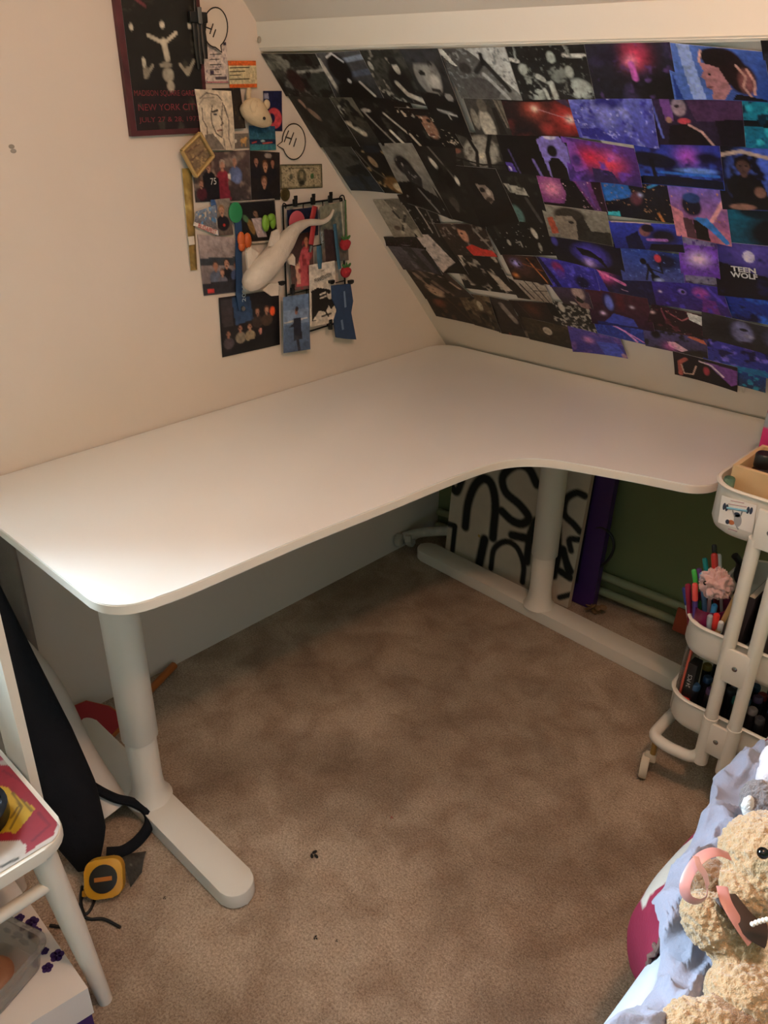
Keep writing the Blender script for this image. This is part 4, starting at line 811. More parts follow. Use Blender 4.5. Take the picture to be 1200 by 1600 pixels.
# papier-mache whale shark with a long tail
shm = M('white_papier_mache', 'd9cdbf', .75, var=.22, vscale=35, bump=.5, bscale=120)
sh = thing('whale_shark', 'white papier-mache whale shark with a long curling tail', 'ornament', onx(405, 465))
sp = [onx(x, y, d) for x, y, d in ((387, 448, .04), (393, 440, .048), (408, 424, .054), (428, 402, .054), (446, 378, .05), (462, 358, .046), (482, 348, .042), (503, 347, .04), (515, 340, .038), (521, 328, .036))]
rr = [.018, .031, .037, .036, .029, .018, .010, .0075, .006, .0035]
sp2 = spline(sp, 5); r2 = [float(np.interp(i/5, range(10), rr)) for i in range(len(sp2))]
sp2 = [sp2[0]+(sp2[0]-sp2[1])*.6]+sp2; r2 = [.006]+r2
G().tube(sp2, r2, 20, flat=(1, .82)).done('body', shm, sh)
def fin(name, pts, x, th=.006):
    g = G(); W3 = [onx(u, v, x) for u, v in pts]; n = len(W3)
    vs = list(W3)+[p+np.array([th, 0, 0]) for p in W3]
    g.add(vs, [tuple(range(n)), tuple(range(2*n-1, n-1, -1))]+[(i, (i+1) % n, n+(i+1) % n, n+i) for i in range(n)])
    g.done(name, shm, sh, sm=0)
fin('pectoral_fin', [(386, 430), (383, 392), (388, 386), (402, 394), (401, 412)], .045)
fin('dorsal_fin', [(418, 384), (424, 362), (432, 358), (435, 366), (434, 384)], .06)
fin('pectoral_fin', [(408, 452), (420, 442), (433, 442), (433, 461), (422, 462)], .045)
fin('pelvic_fin', [(448, 404), (455, 396), (459, 402), (459, 415), (450, 412)], .045)

# black wire grid with its clips and cards
gr = thing('wire_grid', 'black wire memo grid hung on the left wall behind the shark tail', 'memo grid', onx(490, 525))
A_, B_, C_, D_ = onx(442, 322, .014), onx(534, 310, .014), onx(541, 500, .014), onx(450, 528, .014)
for p0, p1 in ((A_, B_), (B_, C_), (C_, D_), (D_, A_)): G().tube([p0, p1], .0024, 8).done('frame_rod', black_metal, gr)
for t in (.33, .66):
    G().tube([A_*(1-t)+B_*t, D_*(1-t)+C_*t], .0015, 6).done('wire', black_metal, gr); G().tube([A_*(1-t)+D_*t, B_*(1-t)+C_*t], .0015, 6).done('wire', black_metal, gr)
G().tube(spline([onx(533, 322, .014), onx(531, 308, .014), onx(537, 306, .014), onx(539, 318, .014)], 4), .0018, 6).done('hook', black_metal, gr)
G().tube(spline([onx(441, 324, .014), onx(443, 318, .014), onx(447, 320, .014), onx(446, 326, .014)], 4), .0016, 6).done('hook', black_metal, gr)
wsheet('night_card', 'dark navy card pinned at the top left of the wire grid', 'card', (441,327,489,322,490,366,443,372), [('bg', '1c2440', '20283c'), ('n', '34405c', 5, .58, .2, 3)], off=.018)
wsheet('grey_card', 'grey green misty card clipped at the top right of the wire grid', 'card', (491,322,533,312,537,405,497,408), [('bg', '8a8c7c', '6a5c54'), ('n', '4a5c5c', 5, .5, .25, 2), ('p', '3a2c30', (.1, .4), (.5, .45), (.55, 1), (.1, 1)), ('l', 'b8b4a4', .02, (.8, 0), (.85, .6))], off=.020)
dk = disc('pink round sticker-like badge with script on the wire grid', 464, 347, .0255, .027, 'c05a68', x=.030, cat='badge')
lettering(dk, 'shop', onx(463, 346)+np.array([.034, 0, 0]), (0, 1, .2), (0, -.2, 1), M('badge_script', 'e8b8b0', .6), height=.012, width=.026)
wsheet('dress_photo', 'tall photo of a woman with long hair in a red dress', 'photo', (441,366,480,360,482,448,448,452), [('bg', '2a1c1a', '6a5450'), ('b', .72, .14, .14, 'b07a60', '4a2c20', 'a83c40'), ('p', 'b8525a', (.5, .3), (.85, .3), (.8, .95), (.2, .95), (.35, .5)), ('p', 'd0a08c', (.2, .55), (.4, .5), (.4, .9), (.25, .9)), ('n', '8a3038', 8, .6, .12, 3)], off=.022)
rl = thing('red_lanyard', 'short red lettered lanyard hanging in the middle of the wire grid', 'lanyard', onx(488, 400))
redr = M('red_ribbon', 'a83438', .6)
for k, (y0, y1) in enumerate(((322, 345), (350, 382))):
    p = [onx(492-k*2, y0, .03), onx(487-k*1, y1, .03)]; G().tube([p[0], (p[0]+p[1])/2, p[1]], .0085, 8, flat=(1, .3)).done('ribbon', redr, rl)
lettering(rl, 'NICE', onx(489, 368)+np.array([.0335, 0, 0]), (0, -.1, 1), (0, -1, -.1), M('white_ribbon_print', 'b8c4d0', .6), height=.009, width=.030)
G().tube([onx(486, 384, .03), onx(484, 394, .03)], .004, 8).done('clasp', M('grey_metal', '8a8a8c', .3, .9), rl)
# postcard with title
fq = (472,412,512,405,515,500,474,508)
fk = wsheet('title_postcard', 'white postcard of a crouching black and white monster with its book title', 'postcard', fq,
  [('bg', 'd9cfc2', 'd2c6b8'), ('p', '131112', (.06, .42), (.3, .38), (.94, .46), (.94, .72), (.75, .8), (.3, .9), (.08, .92)), ('e', 'd9cfc2', .78, .52, .13, .09, .15), ('e', '131112', .74, .48, .08, .04), ('l', 'd9cfc2', .014, (.4, .5), (.6, .48)), ('l', 'd9cfc2', .012, (.4, .56), (.62, .54)), ('p', 'd9cfc2', (.1, .9), (.35, .76), (.6, .8), (.72, .7), (.9, .86), (.9, .92)), ('l', '131112', .014, (.45, .86), (.8, .84)), ('l', '131112', .014, (.6, .8), (.7, .88))], off=.028, res=(50, 76), thick=.001)
lettering(fk, 'FRANKENSTEIN', onx(493, 431)+np.array([.0295, 0, 0]), (0, 1, .17), (0, -.17, 1), ink, height=.011, width=.062)
lettering(fk, 'MARY', onx(493, 420)+np.array([.0295, 0, 0]), (0, 1, .17), (0, -.17, 1), ink, height=.004, width=.014)
wsheet('blue_snapshot', 'narrow blue snapshot of a person in dark clothes on a jetty', 'photo', (433,462,473,456,476,543,434,549), [('bg', '6a84a8', '4a5c7a'), ('p', '7a90b0', (0, .25), (1, .25), (1, .5), (0, .5)), ('l', 'd0ccc4', .012, (.05, .46), (.9, .42)), ('p', '1c2234', (.38, .4), (.66, .4), (.7, .78), (.4, .8)), ('e', '8a6458', .5, .28, .07, .07), ('e', '2c1c1a', .52, .24, .07, .05), ('p', '1c2234', (.15, .56), (.4, .48), (.42, .55)), ('l', '2a2c38', .03, (.52, .78), (.58, .98))], off=.024, res=(36, 60))
# denim trouser-shaped tag
dn = M('denim', '2c4468', .8, var=.3, vscale=80)
dq = [(516, 446), (546, 443), (550, 470), (547, 488), (555, 530), (538, 529), (524, 527), (520, 500), (525, 485), (517, 465)]
g = G(); W3 = [onx(u, v, .026) for u, v in dq]; n = len(W3)
g.add(list(W3)+[p+np.array([.005, 0, 0]) for p in W3], [tuple(range(n)), tuple(range(2*n-1, n-1, -1))]+[(i, (i+1) % n, n+(i+1) % n, n+i) for i in range(n)])
dt = tag(g.done('denim_tag', dn, sm=0), 'blue denim figure-shaped hanging tag at the lower right of the wire grid', 'tag')
G().tube([onx(538, 455, .032), onx(540, 480, .032)], [.003, .004], 6, flat=(1, .3)).done('pale_streak', M('pale_denim', '6a80a0', .8), dt)
G().tube([onx(534, 500, .032), onx(536, 515, .032)], [.004, .004], 6, flat=(1, .3)).done('pale_streak', MATS['pale_denim'], dt)
# mini clips on the grid
CG = 'black bulldog clips on the wire grid'
for lab, px, py in (('black clip on the grid top rod above the pink badge', 461, 317), ('black clip on the grid top rod above the red lanyard', 489, 314), ('black clip on the grid top rod above the grey card', 516, 311), ('black clip holding the red dress photo to the blue snapshot', 440, 442), ('black clip at the right edge beside the title postcard', 518, 440), ('black clip at the grid corner under the lower rose', 548, 440), ('black clip on the bottom rod beside the denim tag', 516, 510), ('black clip joining the dress photo bottom to the grid', 457, 455)):
    hz = lab.startswith('black clip h') or 'right edge' in lab or 'corner' in lab
    c_ = thing('bulldog_clip', lab, 'clip', onx(px, py+6, .026), CG)
    G().box(onx(px, py, .034), (.010, .018 if hz else .010, .009 if hz else .018), None, .002).done('clip_jaw', black_plastic, c_)
    G().box(onx(px+1, py-8 if not hz else py+1, .036), (.004, .010, .010), None, .001).done('clip_handle', black_plastic, c_)
# two felt roses
ros = M('red_felt', 'a8202c', .8, var=.3, vscale=60, bump=.4, bscale=200); lf = M('green_felt', '3a6a34', .8)
for lab, px, py in (('upper red felt rose hanging on the right rod of the wire grid', 539, 382), ('lower red felt rose hanging just above the denim tag', 540, 425)):
    c_ = thing('felt_rose', lab, 'ornament', onx(px, py+13, .026), 'felt roses')
    cc = onx(px, py, .034)
    for k in range(3): G().ell(cc+np.array([.004*k, .002*k, .002*k]), (.012-.002*k, .0165-.004*k, .0155-.004*k), Matrix.Rotation(.5*k, 3, 'X'), 14, 10).done('petal', ros, c_)
    for a_ in (-.9, 0, .9): G().ell(cc+np.array([.004, .012*math.sin(a_), .017]), (.003, .004, .009), Matrix.Rotation(-a_, 3, 'X'), 8, 8).done('leaf', lf, c_)
G_ = G().tube([onx(540, 312, .03), onx(540, 340, .034), onx(541, 370, .034)], .0014, 6).done('green_cord', lf); tag(G_, 'thin green cord holding the felt roses', 'cord')
# teal ribbon between the grey card and rose
tr = G().tube([onx(523, 350, .026), onx(526, 380, .026), onx(529, 408, .026), onx(531, 420, .026)], .006, 8, flat=(1, .3)).done('teal_ribbon', M('teal_fabric', '34607a', .7)); tag(tr, 'teal ribbon hanging beside the felt roses', 'ribbon')
tr = G().tube([onx(498, 384, .028), onx(499, 400, .028), onx(500, 420, .031)], [.008, .009, .006], 8, flat=(1, .3)).done('teal_tassel', MATS['teal_fabric']); tag(tr, 'teal tassel hanging over the title postcard top', 'ribbon')
# clear hook and scar on the wall
ck = G().ell(onx(405, 62, .008), (.005, .004, .007), None, 14, 10).done('wall_hook', M('clear_plastic', 'd8d0c4', .2, trans=.5)); tag(ck, 'small clear plastic hook at the top corner of the wall', 'hook')
for (px, py) in ((18, 229), (21, 236)):
    s_ = G().ell(onx(px, py, .0008), (.0008, .006, .004), None, 8, 6).done('plaster_chip', M('grey_filler', '9a9288', .9), wall_left)
# ================================================================== UNDER THE DESK
cw = thing('painted_canvas', 'white canvas with loose black brush letters leaning under the desk', 'canvas', (.4, -.17, 0))
def lean(x, z, y0=-.165, y1=-.115): return np.array([x, y0+(y1-y0)*z/.62+.03*(x-.14), z])
CX0, CX1, CZ1 = .145, .634, .60
def cpx(px, py):                                             # picture point -> point on the leaning canvas
    n = np.array([-.03, 1, -(.05)/.62]); return hit(px, py, n, n@lean(CX0, .0))
def cuv(px, py):
    p = cpx(px, py); return ((p[0]-CX0)/(CX1-CX0), 1-p[2]/CZ1)
G().add([lean(CX0, .006), lean(CX1, .006), lean(CX1, CZ1), lean(CX0, CZ1)]+[lean(x, z)+np.array([0, .018, 0]) for x, z in ((CX0, .006), (CX1, .006), (CX1, CZ1), (CX0, CZ1))],
  [(0, 1, 2, 3), (7, 6, 5, 4), (0, 4, 5, 1), (3, 2, 6, 7), (0, 3, 7, 4), (1, 5, 6, 2)]).done('stretcher', M('raw_canvas', 'b9a890', .8), cw, sm=0)
K = '0e0d0d'
def st_(w, *pts): return ('l', K, w)+tuple(cuv(*p) for p in pts)
bez = lambda *pts: [tuple(p) for p in spline(pts, 5)]
strokes = [st_(.028, *bez((727, 825), (731, 790), (741, 762), (755, 749), (768, 758), (774, 790), (770, 842))),
           st_(.026, *bez((839, 758), (826, 733), (806, 728), (786, 745), (790, 770), (812, 790), (826, 810), (816, 820), (800, 815), (784, 800))),
           st_(.024, *bez((838, 815), (828, 840), (823, 880))), st_(.026, (800, 838), (838, 846)), st_(.020, (838, 860), (858, 850)),
           st_(.030, (757, 845), (749, 882)), st_(.018, *bez((767, 890), (772, 860), (790, 848), (808, 858), (818, 885), (816, 912))),
           st_(.018, (691, 817), (711, 824), (707, 862)), st_(.024, *bez((706, 762), (714, 770), (722, 752))),
           st_(.020, *bez((914, 776), (900, 771), (884, 782), (882, 805), (896, 820), (906, 832))), st_(.018, *bez((906, 845), (890, 845), (892, 862))),
           st_(.022, (872, 820), (872, 870), (865, 902)), st_(.022, (880, 860), (890, 905), (876, 895)), st_(.016, (876, 858), (893, 895)), st_(.014, (833, 900), (831, 918)),
           st_(.016, (896, 930), (874, 936))]
sheet('painted_face', None, None, [lean(CX0, CZ1), lean(CX1, CZ1), lean(CX1, .006), lean(CX0, .006)], [('bg', 'c9bcaa', 'c4b6a2'), ('e', 'b8923a', *cuv(748, 839), .01, .012)]+strokes, (0, -1, .08), off=.001, res=(130, 130), parent=cw, grain=.15, m=paint_mat('canvas_print', .7, .3, 400))
pu = M('purple_frame_paint', '3c1e60', .45, var=.25, vscale=15)
pb = thing('purple_board', 'deep purple framed board standing behind the painted canvas', 'board', (.45, -.1, 0))
def lean2(x, z): return np.array([x, -.118+.03*z/.62+.03*(x-.14), z])
for (x0, x1, z0, z1) in ((.630, .692, .004, .64), (.16, .20, .004, .64), (.20, .630, .004, .07), (.20, .630, .57, .64)):
    a = [lean2(x0, z0), lean2(x1, z0), lean2(x1, z1), lean2(x0, z1)]; b_ = [p+np.array([0, .026, 0]) for p in a]
    G().add(a+b_, [(0, 1, 2, 3), (7, 6, 5, 4), (0, 4, 5, 1), (3, 2, 6, 7), (0, 3, 7, 4), (1, 5, 6, 2)]).done('frame_side', pu, pb, sm=0)
a = [lean2(.20, .07), lean2(.630, .07), lean2(.630, .57), lean2(.20, .57)]
G().add([p+np.array([0, .012, 0]) for p in a]+[p+np.array([0, .018, 0]) for p in a], [(0, 1, 2, 3), (7, 6, 5, 4)]).done('panel', M('dark_panel', '241634', .6), pb, sm=0)
cb = G().tube(spline([ony(*p, -.085) for p in ((915, 838), (928, 826), (943, 825), (956, 838), (959, 856), (950, 875), (934, 887), (915, 890))], 6), .0045, 8).done('cable_loop', black_plastic); tag(cb, 'black cable loop sticking out behind the purple board', 'cable')
# shavings or dried petals beside the board foot
br = M('dried_petal', '7a5c3c', .8, var=.4, vscale=50)
dp = thing('dried_rosebud', 'small crumpled brown bud lying on the carpet by the pipes', 'debris', (.705, -.115, 0))
for k in range(9):
    a_ = k*2.4; r_ = .006+.0035*k
    G().ell((.705+r_*math.cos(a_)*.8, -.115+r_*math.sin(a_)*.6, .014+.010*(k % 3)), (.013, .009, .004), Matrix.Rotation(a_, 3, 'Z') @ Matrix.Rotation(.8, 3, 'X'), 10, 6).done('petal', br, dp)
rc = G().box((.955, -.035, .055), (.055, .012, .075), Matrix.Rotation(-.15, 3, 'X'), .003).done('terracotta_tile', M('terracotta', 'a8482c', .7, var=.2)); tag(rc, 'small orange red block standing by the green wall behind the trolley', 'block')

# ================================================================== LEFT SIDE BY THE DESK END
# curtain
g = G(); nu, nv = 60, 26; vs = []
for j in range(nv):
    z = .262+(1.92-.262)*j/(nv-1)
    yr = -1.528 if z < .60 else (-1.528-.10*min(1, (z-.60)/.07))
    for i in range(nu):
        t = i/(nu-1); y = yr+(-1.75-yr)*t
        vs.append((.026+.014*math.sin(t*24+.6*math.sin(z*3)), y, z+.006*math.sin(t*20)))
fs = [(j*nu+i, j*nu+i+1, (j+1)*nu+i+1, (j+1)*nu+i) for j in range(nv-1) for i in range(nu-1)]
g.add(vs, fs)
ct = tag(g.done('curtain', M('taupe_curtain', '8d8178', .9, var=.2, vscale=30, bump=.3, bscale=300), sm=2), 'taupe window curtain hanging beside the desk end', 'curtain')
cr = G().tube([(.05, -1.60, 1.93), (.05, -3.1, 1.93)], .011, 12).done('curtain_rail', M('white_window_frame', 'e8e8e4', .4)); tag(cr, 'white curtain rail above the window', 'rail')
# roll of white paper leaning on the wall
rp = M('white_paper_roll', 'd4ccc2', .7, var=.1, vscale=20)
P0 = np.array([.352, -1.577, .0])
ro = thing('paper_roll', 'large white paper roll leaning against the wall behind the black bag', 'paper roll', P0)
rpath = spline([(.365, -1.574, .018), onx(112, 1185, .262), onx(66, 1095, .165), onx(18, 1035, .10), onx(-40, 985, .075)], 6)
def shell(r0, r1, th, a, b_):
    g = G(); k = len(rpath); pp = rpath[a:k-b_ if b_ else k]; m_ = len(pp)
    rs = [r0+(r1-r0)*i/(m_-1) for i in range(m_)]
    g.tube(pp, rs, 26, caps=False); g.tube(pp, [r-th for r in rs], 26, caps=False)
    n0 = len(g.bm.verts)//2; g.bm.verts.ensure_lookup_table()
    for base in (0, n0-26):
        for i in range(26):
            g.bm.faces.new((g.bm.verts[base+i], g.bm.verts[base+(i+1) % 26], g.bm.verts[n0+base+(i+1) % 26], g.bm.verts[n0+base+i]))
    return g
shell(.050, .058, .003, 0, 0).done('outer_sheet', rp, ro)
shell(.036, .044, .002, 1, 1).done('inner_sheet', rp, ro)
# long black fabric bag with loose strap
nb = M('navy_black_fabric', '12141a', .9, var=.35, vscale=30, bump=.7, bscale=60, spec=.25)
bg_ = thing('black_bag', 'long black fabric bag leaning beside the chair with its strap on the floor', 'bag', (.45, -1.68, 0))
bp_ = spline([np.array(p) for p in ((.462, -1.674, .018), (.430, -1.664, .075), (.385, -1.655, .16), (.33, -1.652, .27), (.26, -1.652, .42), (.17, -1.652, .58), (.12, -1.652, .68))], 6)
br_ = [float(np.interp(i/6, range(7), [.022, .050, .056, .050, .036, .026, .018])) for i in range(len(bp_))]
G().tube(bp_, br_, 30, flat=(1, .62)).done('body', nb, bg_)
sp_ = [onz(*p) for p in ((100, 1196, .19), (122, 1212, .15), (150, 1232, .105), (180, 1247, .075), (208, 1254, .055), (229, 1268, .035), (233, 1288, .022), (217, 1312, .014), (192, 1330, .014), (166, 1333, .02))]
G().tube(spline(sp_, 6), .0135, 10, flat=(1, .7)).done('strap', nb, bg_)
G().box((.285, -1.632, .315), (.012, .004, .030), Matrix.Rotation(.3, 3, 'Y'), .001).done('care_tag', M('white_fabric_tag', 'd8d4cc', .7), bg_)
# red bat with wooden rim
bt = thing('red_bat', 'red rubber bat with orange wooden rim and long handle on the carpet by the wall', 'bat', (.09, -1.44, 0))
hd = np.array([-.145, .33, 0]); hd /= np.linalg.norm(hd); nr = np.array([-hd[1], hd[0], 0])
e0 = np.array([.166, -1.490, .012])
def bt_(a, b, z): return tuple(e0+hd*a+nr*b+np.array([0, 0, z]))
o_ = [(0, 0), (.10, 0), (.125, .02), (.13, .06), (.11, .115), (.05, .14), (-.0, .12), (-.02, .06), (-.015, .015)]
n = len(o_)
G().add([bt_(a, b, -.010+.32*b) for a, b in o_]+[bt_(a, b, -.002+.32*b) for a, b in o_], [tuple(range(n)), tuple(range(2*n-1, n-1, -1))]+[(i, (i+1) % n, n+(i+1) % n, n+i) for i in range(n)]).done('blade', M('orange_wood', 'b5652c', .5, var=.2), bt, sm=0)
o3 = [(.055+(a-.055)*.93, .065+(b-.065)*.93) for a, b in o_]
G().add([bt_(a, b, -.0015+.32*b) for a, b in o3]+[bt_(a, b, .0012+.32*b) for a, b in o3], [tuple(range(n)), tuple(range(2*n-1, n-1, -1))]+[(i, (i+1) % n, n+(i+1) % n, n+i) for i in range(n)]).done('rubber', M('red_rubber', 'a0262e', .35, var=.15), bt, sm=0)
G().tube([bt_(.10, .012, 0), bt_(.2, .012, .002), bt_(.345, .010, .004)], [.010, .010, .011], 10).done('handle', MATS['orange_wood'], bt)

# small white chair
cm = M('white_chair_paint', 'd6cdbf', .5, var=.08, vscale=15)
ch = thing('childs_chair', 'small white wooden chair with a red and yellow printed seat', 'chair', (.55, -1.95, 0))
SZ = .435
seat = G().prism(rrect(.38, .745, -2.13, -1.783, .045, 6)[::1], SZ-.022, SZ, .004).done('seat', cm, ch, sm=.5)
U0, U1, V0, V1 = .39, .738, -1.79, -2.12
def suv(px, py):
    p = onz(px, py, SZ); return ((p[0]-U0)/(U1-U0), (p[1]-V0)/(V1-V0))
red_poly = [suv(*p) for p in ((0, 1196), (30, 1198), (62, 1225), (86, 1262), (91, 1285), (84, 1305), (40, 1335), (42, 1322), (30, 1314), (0, 1316), (-40, 1300), (-40, 1200))]
yel_poly = [suv(*p) for p in ((-30, 1215), (0, 1228), (14, 1232), (28, 1246), (56, 1264), (40, 1285), (24, 1304), (14, 1300), (-30, 1310))]
lines_ = [('l', '6a5214', .006, suv(20, 1240), suv(34, 1262), suv(16, 1296)), ('l', '6a5214', .006, suv(34, 1250), suv(50, 1268)), ('l', '6a5214', .006, suv(28, 1262), suv(18, 1278)), ('l', '6a1420', .007, suv(42, 1222), suv(70, 1260)), ('l', '6a1420', .007, suv(60, 1270), suv(78, 1290), suv(50, 1315)), ('l', '6a1420', .006, suv(5, 1205), suv(40, 1225)), ('l', '8a3c48', .02, suv(0, 1186), suv(15, 1180)), ('l', '4a443c', .008, suv(2, 1355), suv(28, 1342))]
_cov = sheet('printed_cover', None, None, [(U0, V0, SZ), (U1, V0, SZ), (U1, V1, SZ), (U0, V1, SZ)], [('bg', 'a89a8e', 'a29488'), ('p', '7e1822')+tuple(red_poly), ('p', 'a88418')+tuple(yel_poly)]+lines_, (0, 0, 1), off=.0012, res=(150, 130), parent=ch, grain=.25, m=paint_mat('seat_print', .6, spec=.25))
_sc = _cov.data                                      # follow the seat's rounded corners
for v_ in _sc.vertices:
    wx, wy = v_.co.x+ORG[ch.name].x, v_.co.y+ORG[ch.name].y
    ccx, ccy = min(max(wx, .425), .70), min(max(wy, -2.085), -1.828); dd = math.hypot(wx-ccx, wy-ccy)
    if dd > .042: v_.co.x += (ccx-wx)*(1-.042/dd); v_.co.y += (ccy-wy)*(1-.042/dd)
for (tx, ty, bx, by) in ((.700, -1.822, .726, -1.787), (.700, -2.09, .757, -2.165), (.42, -1.822, .395, -1.79), (.42, -2.09, .385, -2.13)):
    G().tube([(tx, ty, SZ-.022), ((tx*.5+bx*.5), (ty*.5+by*.5), .21), (bx, by, 0.001)], [.021, .019, .0125], 14).done('leg', cm, ch)
G().tube([(.710, -1.812, .325), (.710, -2.10, .325)], .0105, 10).done('stretcher', cm, ch)
G().tube([(.413, -1.812, .25), (.413, -2.10, .25)], .0105, 10).done('stretcher', cm, ch)
G().tube([(.413, -1.94, .262), (.713, -1.94, .262)], .009, 10).done('stretcher', cm, ch)
g = G(); g.add([(.51, -1.768, SZ-.08), (.60, -1.768, SZ-.08), (.56, -1.748, 1.0), (.47, -1.748, 1.0), (.51, -1.782, SZ-.08), (.60, -1.782, SZ-.08), (.56, -1.764, 1.0), (.47, -1.764, 1.0)], [(0, 1, 2, 3), (7, 6, 5, 4), (0, 4, 5, 1), (3, 2, 6, 7), (0, 3, 7, 4), (1, 5, 6, 2)]); g.done('back_post', cm, ch, sm=0)
# dark round tin on the seat
tn = G().lathe([(.052, 0), (.058, .006), (.058, .028), (.050, .03), (.048, .012)], tuple(onz(-46, 1288, SZ+.002)), None, 28).done('round_tin', M('dark_steel', '2a2a2e', .25, .8)); tag(tn, 'dark round metal tin on the chair seat', 'tin')
# white box with purple flowers beneath, and clear tub on it
wb = thing('flower_box', 'white cardboard box with purple flower prints under the chair', 'box', (.55, -2.0, 0))
bx_ = [(.765, -1.822), (.46, -1.815), (.42, -2.14), (.72, -2.16)]
wm = M('white_card', 'd8cec6', .6, var=.05); pm2 = M('purple_card', '3a1c5c', .6)
n = 4
G().add([(x-.004, y-.003, .001) for x, y in bx_]+[(x-.004, y-.003, .05) for x, y in bx_], [(0, 1, 2, 3), (7, 6, 5, 4)]+[(i, (i+1) % 4, 4+(i+1) % 4, 4+i) for i in range(4)]).done('box_base', pm2, wb, sm=0)
G().add([(x, y, .05) for x, y in bx_]+[(x, y, .118) for x, y in bx_], [(0, 1, 2, 3), (7, 6, 5, 4)]+[(i, (i+1) % 4, 4+(i+1) % 4, 4+i) for i in range(4)]).done('box_lid', wm, wb, sm=0)
for px, py, s in ((50, 1441, 1), (30, 1435, .8), (54, 1457, 1), (89, 1493, 1), (74, 1512, .8), (70, 1486, .6), (36, 1450, .5)):
    c_ = onz(px, py, .1188)
    g = G()
    for k in range(5): g.lathe([(.0058*s, 0), (.0058*s, .0006)], c_+np.array([.0065*s*math.cos(k*1.2566), .0065*s*math.sin(k*1.2566), -.0003]), None, 10)
    g.done('flower_print', pm2, wb, sm=0)
tb = thing('clear_tub', 'clear plastic food tub with something brown inside on the flower box', 'tub', (.68, -1.9, .119))
cp = M('clear_tub_plastic', 'c8c4c0', .15, trans=.85, alpha=.55)
tc_ = (.640, -1.922)
def rr2(h, w, r): return [(tc_[0]+a*math.cos(.35)-b*math.sin(.35), tc_[1]+a*math.sin(.35)+b*math.cos(.35)) for a, b in rrect(-h, h, -w, w, r, 5)]
rings = [(rr2(.056, .056, .02), .120), (rr2(.064, .064, .024), .172), (rr2(.071, .071, .026), .173), (rr2(.071, .071, .026), .176), (rr2(.062, .062, .024), .176), (rr2(.054, .054, .02), .1225)]
g = G(); vs = []; 
for r, z in rings: vs += [(x, y, z) for x, y in r]
n = len(rings[0][0]); fs = []
for k in range(len(rings)-1): fs += [(k*n+i, k*n+(i+1) % n, (k+1)*n+(i+1) % n, (k+1)*n+i) for i in range(n)]
fs += [tuple(range(n))[::-1], tuple((len(rings)-1)*n+i for i in range(n))]
g.add(vs, fs); g.done('tub_body', cp, tb, sm=.5)
G().ell((.642, -1.925, .134), (.036, .034, .011), None, 20, 10).done('brown_contents', M('brown_food', '9a6a4c', .5, var=.3, vscale=40), tb)
dc = G().tube(spline([(.50, -1.86, .128), (.47, -1.9, .14), (.50, -1.95, .132), (.47, -1.99, .135)], 5), .028, 12, flat=(1, .4)).done('dark_cloth', nb); tag(dc, 'crumpled dark cloth at the back of the flower box', 'cloth')

# tape measure and scraps on the carpet
tmk = thing('tape_measure', 'yellow tape measure lying on the carpet below the black bag', 'tape measure', (.522, -1.672, 0))
ym_ = M('yellow_plastic', 'c8901c', .4, var=.1); c0 = np.array([.522, -1.668, .036])
ax = np.array([.62, -.45, .64]); ax /= np.linalg.norm(ax); R_ = along(ax)
G().prism(rrect(-.037, .037, -.037, .037, .020, 6), -.017, .017, .004, R_, c0).done('case', ym_, tmk, sm=.5)
G().lathe([(.027, .0165), (.027, .0195), (.023, .0202)], c0, R_, 24).done('label_disc', M('black_label', '1c1814', .4), tmk)
G().box(tuple(vec(c0)+R_ @ Vector((0, 0, .0206))), (.034, .008, .0008), R_).done('label_band', M('label_orange', 'a8641c', .5), tmk)
G().box(tuple(vec(c0)+R_ @ Vector((-.037, -.025, -.002))), (.014, .012, .018), R_, .002).done('hook_mouth', ym_, tmk)
gp = sheet('plastic_scrap', 'dark smoky plastic scrap on the carpet beside the tape measure', 'scrap', [onz(*p, .003) for p in ((190, 1336), (229, 1331), (222, 1364), (204, 1388))], [('bg', '4a4640', '34302a'), ('l', '8a857c', .012, (.3, .45), (.7, .42))], (0, 0, 1), off=.002, res=(14, 14), bend=.006, m=paint_mat('smoky_plastic', .25))
cd = G().tube(spline([onz(*p, .004) for p in ((128, 1385), (126, 1408), (132, 1428), (142, 1420), (148, 1400), (136, 1388), (128, 1402), (125, 1425), (140, 1436), (162, 1436), (188, 1449))], 5), .0032, 8).done('shoelace', black_plastic); tag(cd, 'thin black lace curled on the carpet below the tape measure', 'lace')
cd = G().tube(spline([onz(*p, .004) for p in ((78, 1446), (100, 1448), (118, 1440), (128, 1428))], 5), .0032, 8).done('shoelace', black_plastic); tag(cd, 'short black lace end beside the chair leg', 'cord')
# crumbs on the carpet
cm2 = M('dark_crumb', '1f1a16', .9)
for lab, px, py, s in (('black crumpled speck in the middle of the carpet', 491, 1335, .009), ('small brown crumb near the foreground of the carpet', 493, 1465, .004), ('tiny red crumb on the carpet right of the black speck', 612, 1277, .003), ('tiny dark crumb beside the small brown crumb', 526, 1470, .0025), ('tiny dark crumb left of the black speck', 257, 1403, .003)):
    c_ = thing('carpet_crumb', lab, 'crumb', onz(px, py, 0))
    for k in range(3):
        G().ell(onz(px, py, s*.4)+np.array([s*.7*math.cos(k*2.3), s*.7*math.sin(k*2.3), 0]), (s*.7, s*.35, s*.4), rotz(k*1.3), 8, 6).done('bit', cm2 if 'red' not in lab else M('red_crumb', '8a2018', .8), c_)
